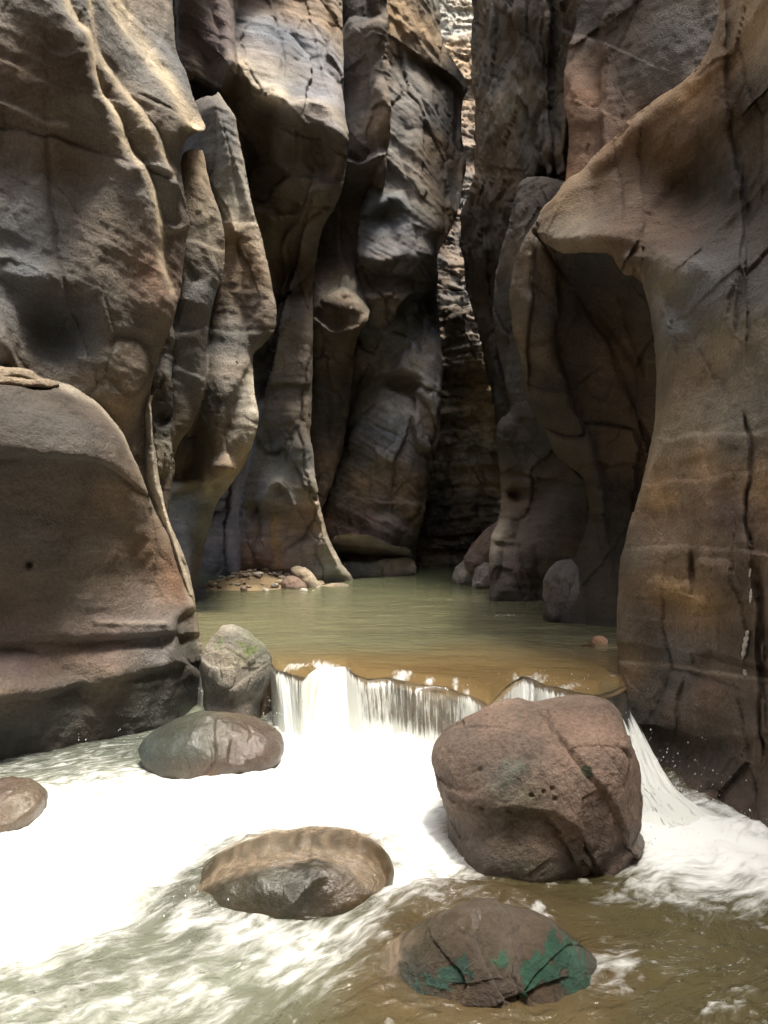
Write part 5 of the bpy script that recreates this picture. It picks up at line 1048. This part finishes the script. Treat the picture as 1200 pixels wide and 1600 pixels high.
# gravel bank
gx, gy = np.meshgrid(np.linspace(300, 520, 90), np.linspace(0, 1, 36))
d = 14.7 - 2.5 * gy
X = (gx - 600) / F * 13.8; Y = d
hg = .23 * np.exp(-((gx - 415) / 60) ** 2 - ((gy - .25) / .45) ** 2) + .12 * np.exp(-((gx - 370) / 50) ** 2 - ((gy - .35) / .4) ** 2)
Z = POOL_Z - .06 + hg + .02 * fbm(X * 5, Y * 5, 0, 3, 301)
c = np.array((.40, .30, .18)) * (1 + .3 * fbm(X * 6, Y * 6, 0, 3, 302)[..., None])
tag(mesh_obj('gravel_bank', np.stack([X, Y, Z], -1).reshape(-1, 3), grid_faces(*X.shape), ROCK, {'tint': ('FLOAT_COLOR', np.clip(c, 0, 1).reshape(-1, 3)), 'wet': ('FLOAT', 1 - sstep(.47, .5, Z))}), 'small sand and gravel bank at the foot of the purple pillar', 'gravel bank', kind='structure')
rg = np.random.RandomState(4)
def pebble_mesh(seed, col):
    a = np.linspace(0, 2 * np.pi, 10, endpoint=False)[None]; p = np.linspace(.05, np.pi - .05, 7)[:, None]
    v = np.stack([np.sin(p) * np.cos(a), np.sin(p) * np.sin(a), .6 * np.cos(p) + 0 * a], -1)
    v = v * (1 + .25 * fbm(v[..., 0] * 1.3, v[..., 1] * 1.3, v[..., 2] * 1.3, 2, seed))[..., None]
    n = v.shape[0] * v.shape[1]
    o = mesh_obj('pebble', v.reshape(-1, 3), grid_faces(7, 10, wrap=True), STONE, {'tint': ('FLOAT_COLOR', np.tile(col, (n, 1))), 'wet': ('FLOAT', np.zeros(n))})
    return o
protos = [pebble_mesh(310 + i, c) for i, c in enumerate([(.52, .48, .42), (.40, .33, .25), (.20, .18, .16), (.46, .36, .24), (.33, .24, .2)])]
first = [True] * 5
for i in range(120):
    k = rg.choice(5, p=[.28, .24, .14, .22, .12]); gxx = np.clip(rg.normal(412, 42), 330, 500); gyy = np.clip(rg.normal(.38, .22), .02, .85)
    if first[k]: o = protos[k]; first[k] = False
    else: o = protos[k].copy(); COL.objects.link(o)
    x = (gxx - 600) / F * 13.8; y = 14.7 - 2.5 * gyy
    z = POOL_Z - .06 + .23 * math.exp(-((gxx - 415) / 60) ** 2 - ((gyy - .25) / .45) ** 2) + .12 * math.exp(-((gxx - 370) / 50) ** 2 - ((gyy - .35) / .4) ** 2)
    s = .024 + .05 * rg.rand() ** 2.0
    o.location = (x, y, z + s * .4 + .01); o.scale = (s * (1 + .5 * rg.rand()), s, s * (.7 + .5 * rg.rand())); o.rotation_euler = (rg.rand() * .4, rg.rand() * .4, rg.rand() * 6.28)
    tag(o, 'loose pebble on the sand and gravel bank below the purple pillar', 'pebble', 'pebbles on the gravel bank')

# white mineral dribbles on the near right wall
CALC = rock_material("calcite", rough=.5, fine=80, bump=.3, contrast=.3)
def seep(pts, w, seed, col=(.62, .60, .56)):
    pts = np.array(pts, float); n = 16
    tt = np.linspace(0, 1, n); k = np.linspace(0, 1, len(pts)); cx = np.interp(tt, k, pts[:, 0]); cy = np.interp(tt, k, pts[:, 1])
    V = []
    for i in range(n):
        ww = w * (.4 + .6 * abs(math.sin(i * 2.3 + pts[0, 0]))) * math.sin(math.pi * (i + .6) / n) ** .4
        for (u, e) in [(-1, -.004), (-.5, .008), (.4, .010), (1, -.004)]:
            V.append(on_sheet(seed, cx[i] + u * ww, cy[i], e))
    return mesh_obj('calcite_streak', np.array(V), grid_faces(n, 4), CALC, {'tint': ('FLOAT_COLOR', np.tile(col, (len(V), 1))), 'wet': ('FLOAT', np.zeros(len(V)))})
for pts, w, lb in [([(1168, 985), (1164, 1005), (1160, 1030)], 4.5, 'longest white mineral streak on the dark lower part of the right wall'),
                   ([(1174, 920), (1172, 942)], 3, 'short white mineral streak above the longest one on the right wall'),
                   ([(1173, 888), (1171, 902)], 2.2, 'tiny white mineral spot near the long crack in the right wall'),
                   ([(1163, 1046), (1164, 1056)], 4, 'white mineral blot just under the long streak on the right wall')]:
    tag(seep(pts, w, 71), lb, 'mineral streak')
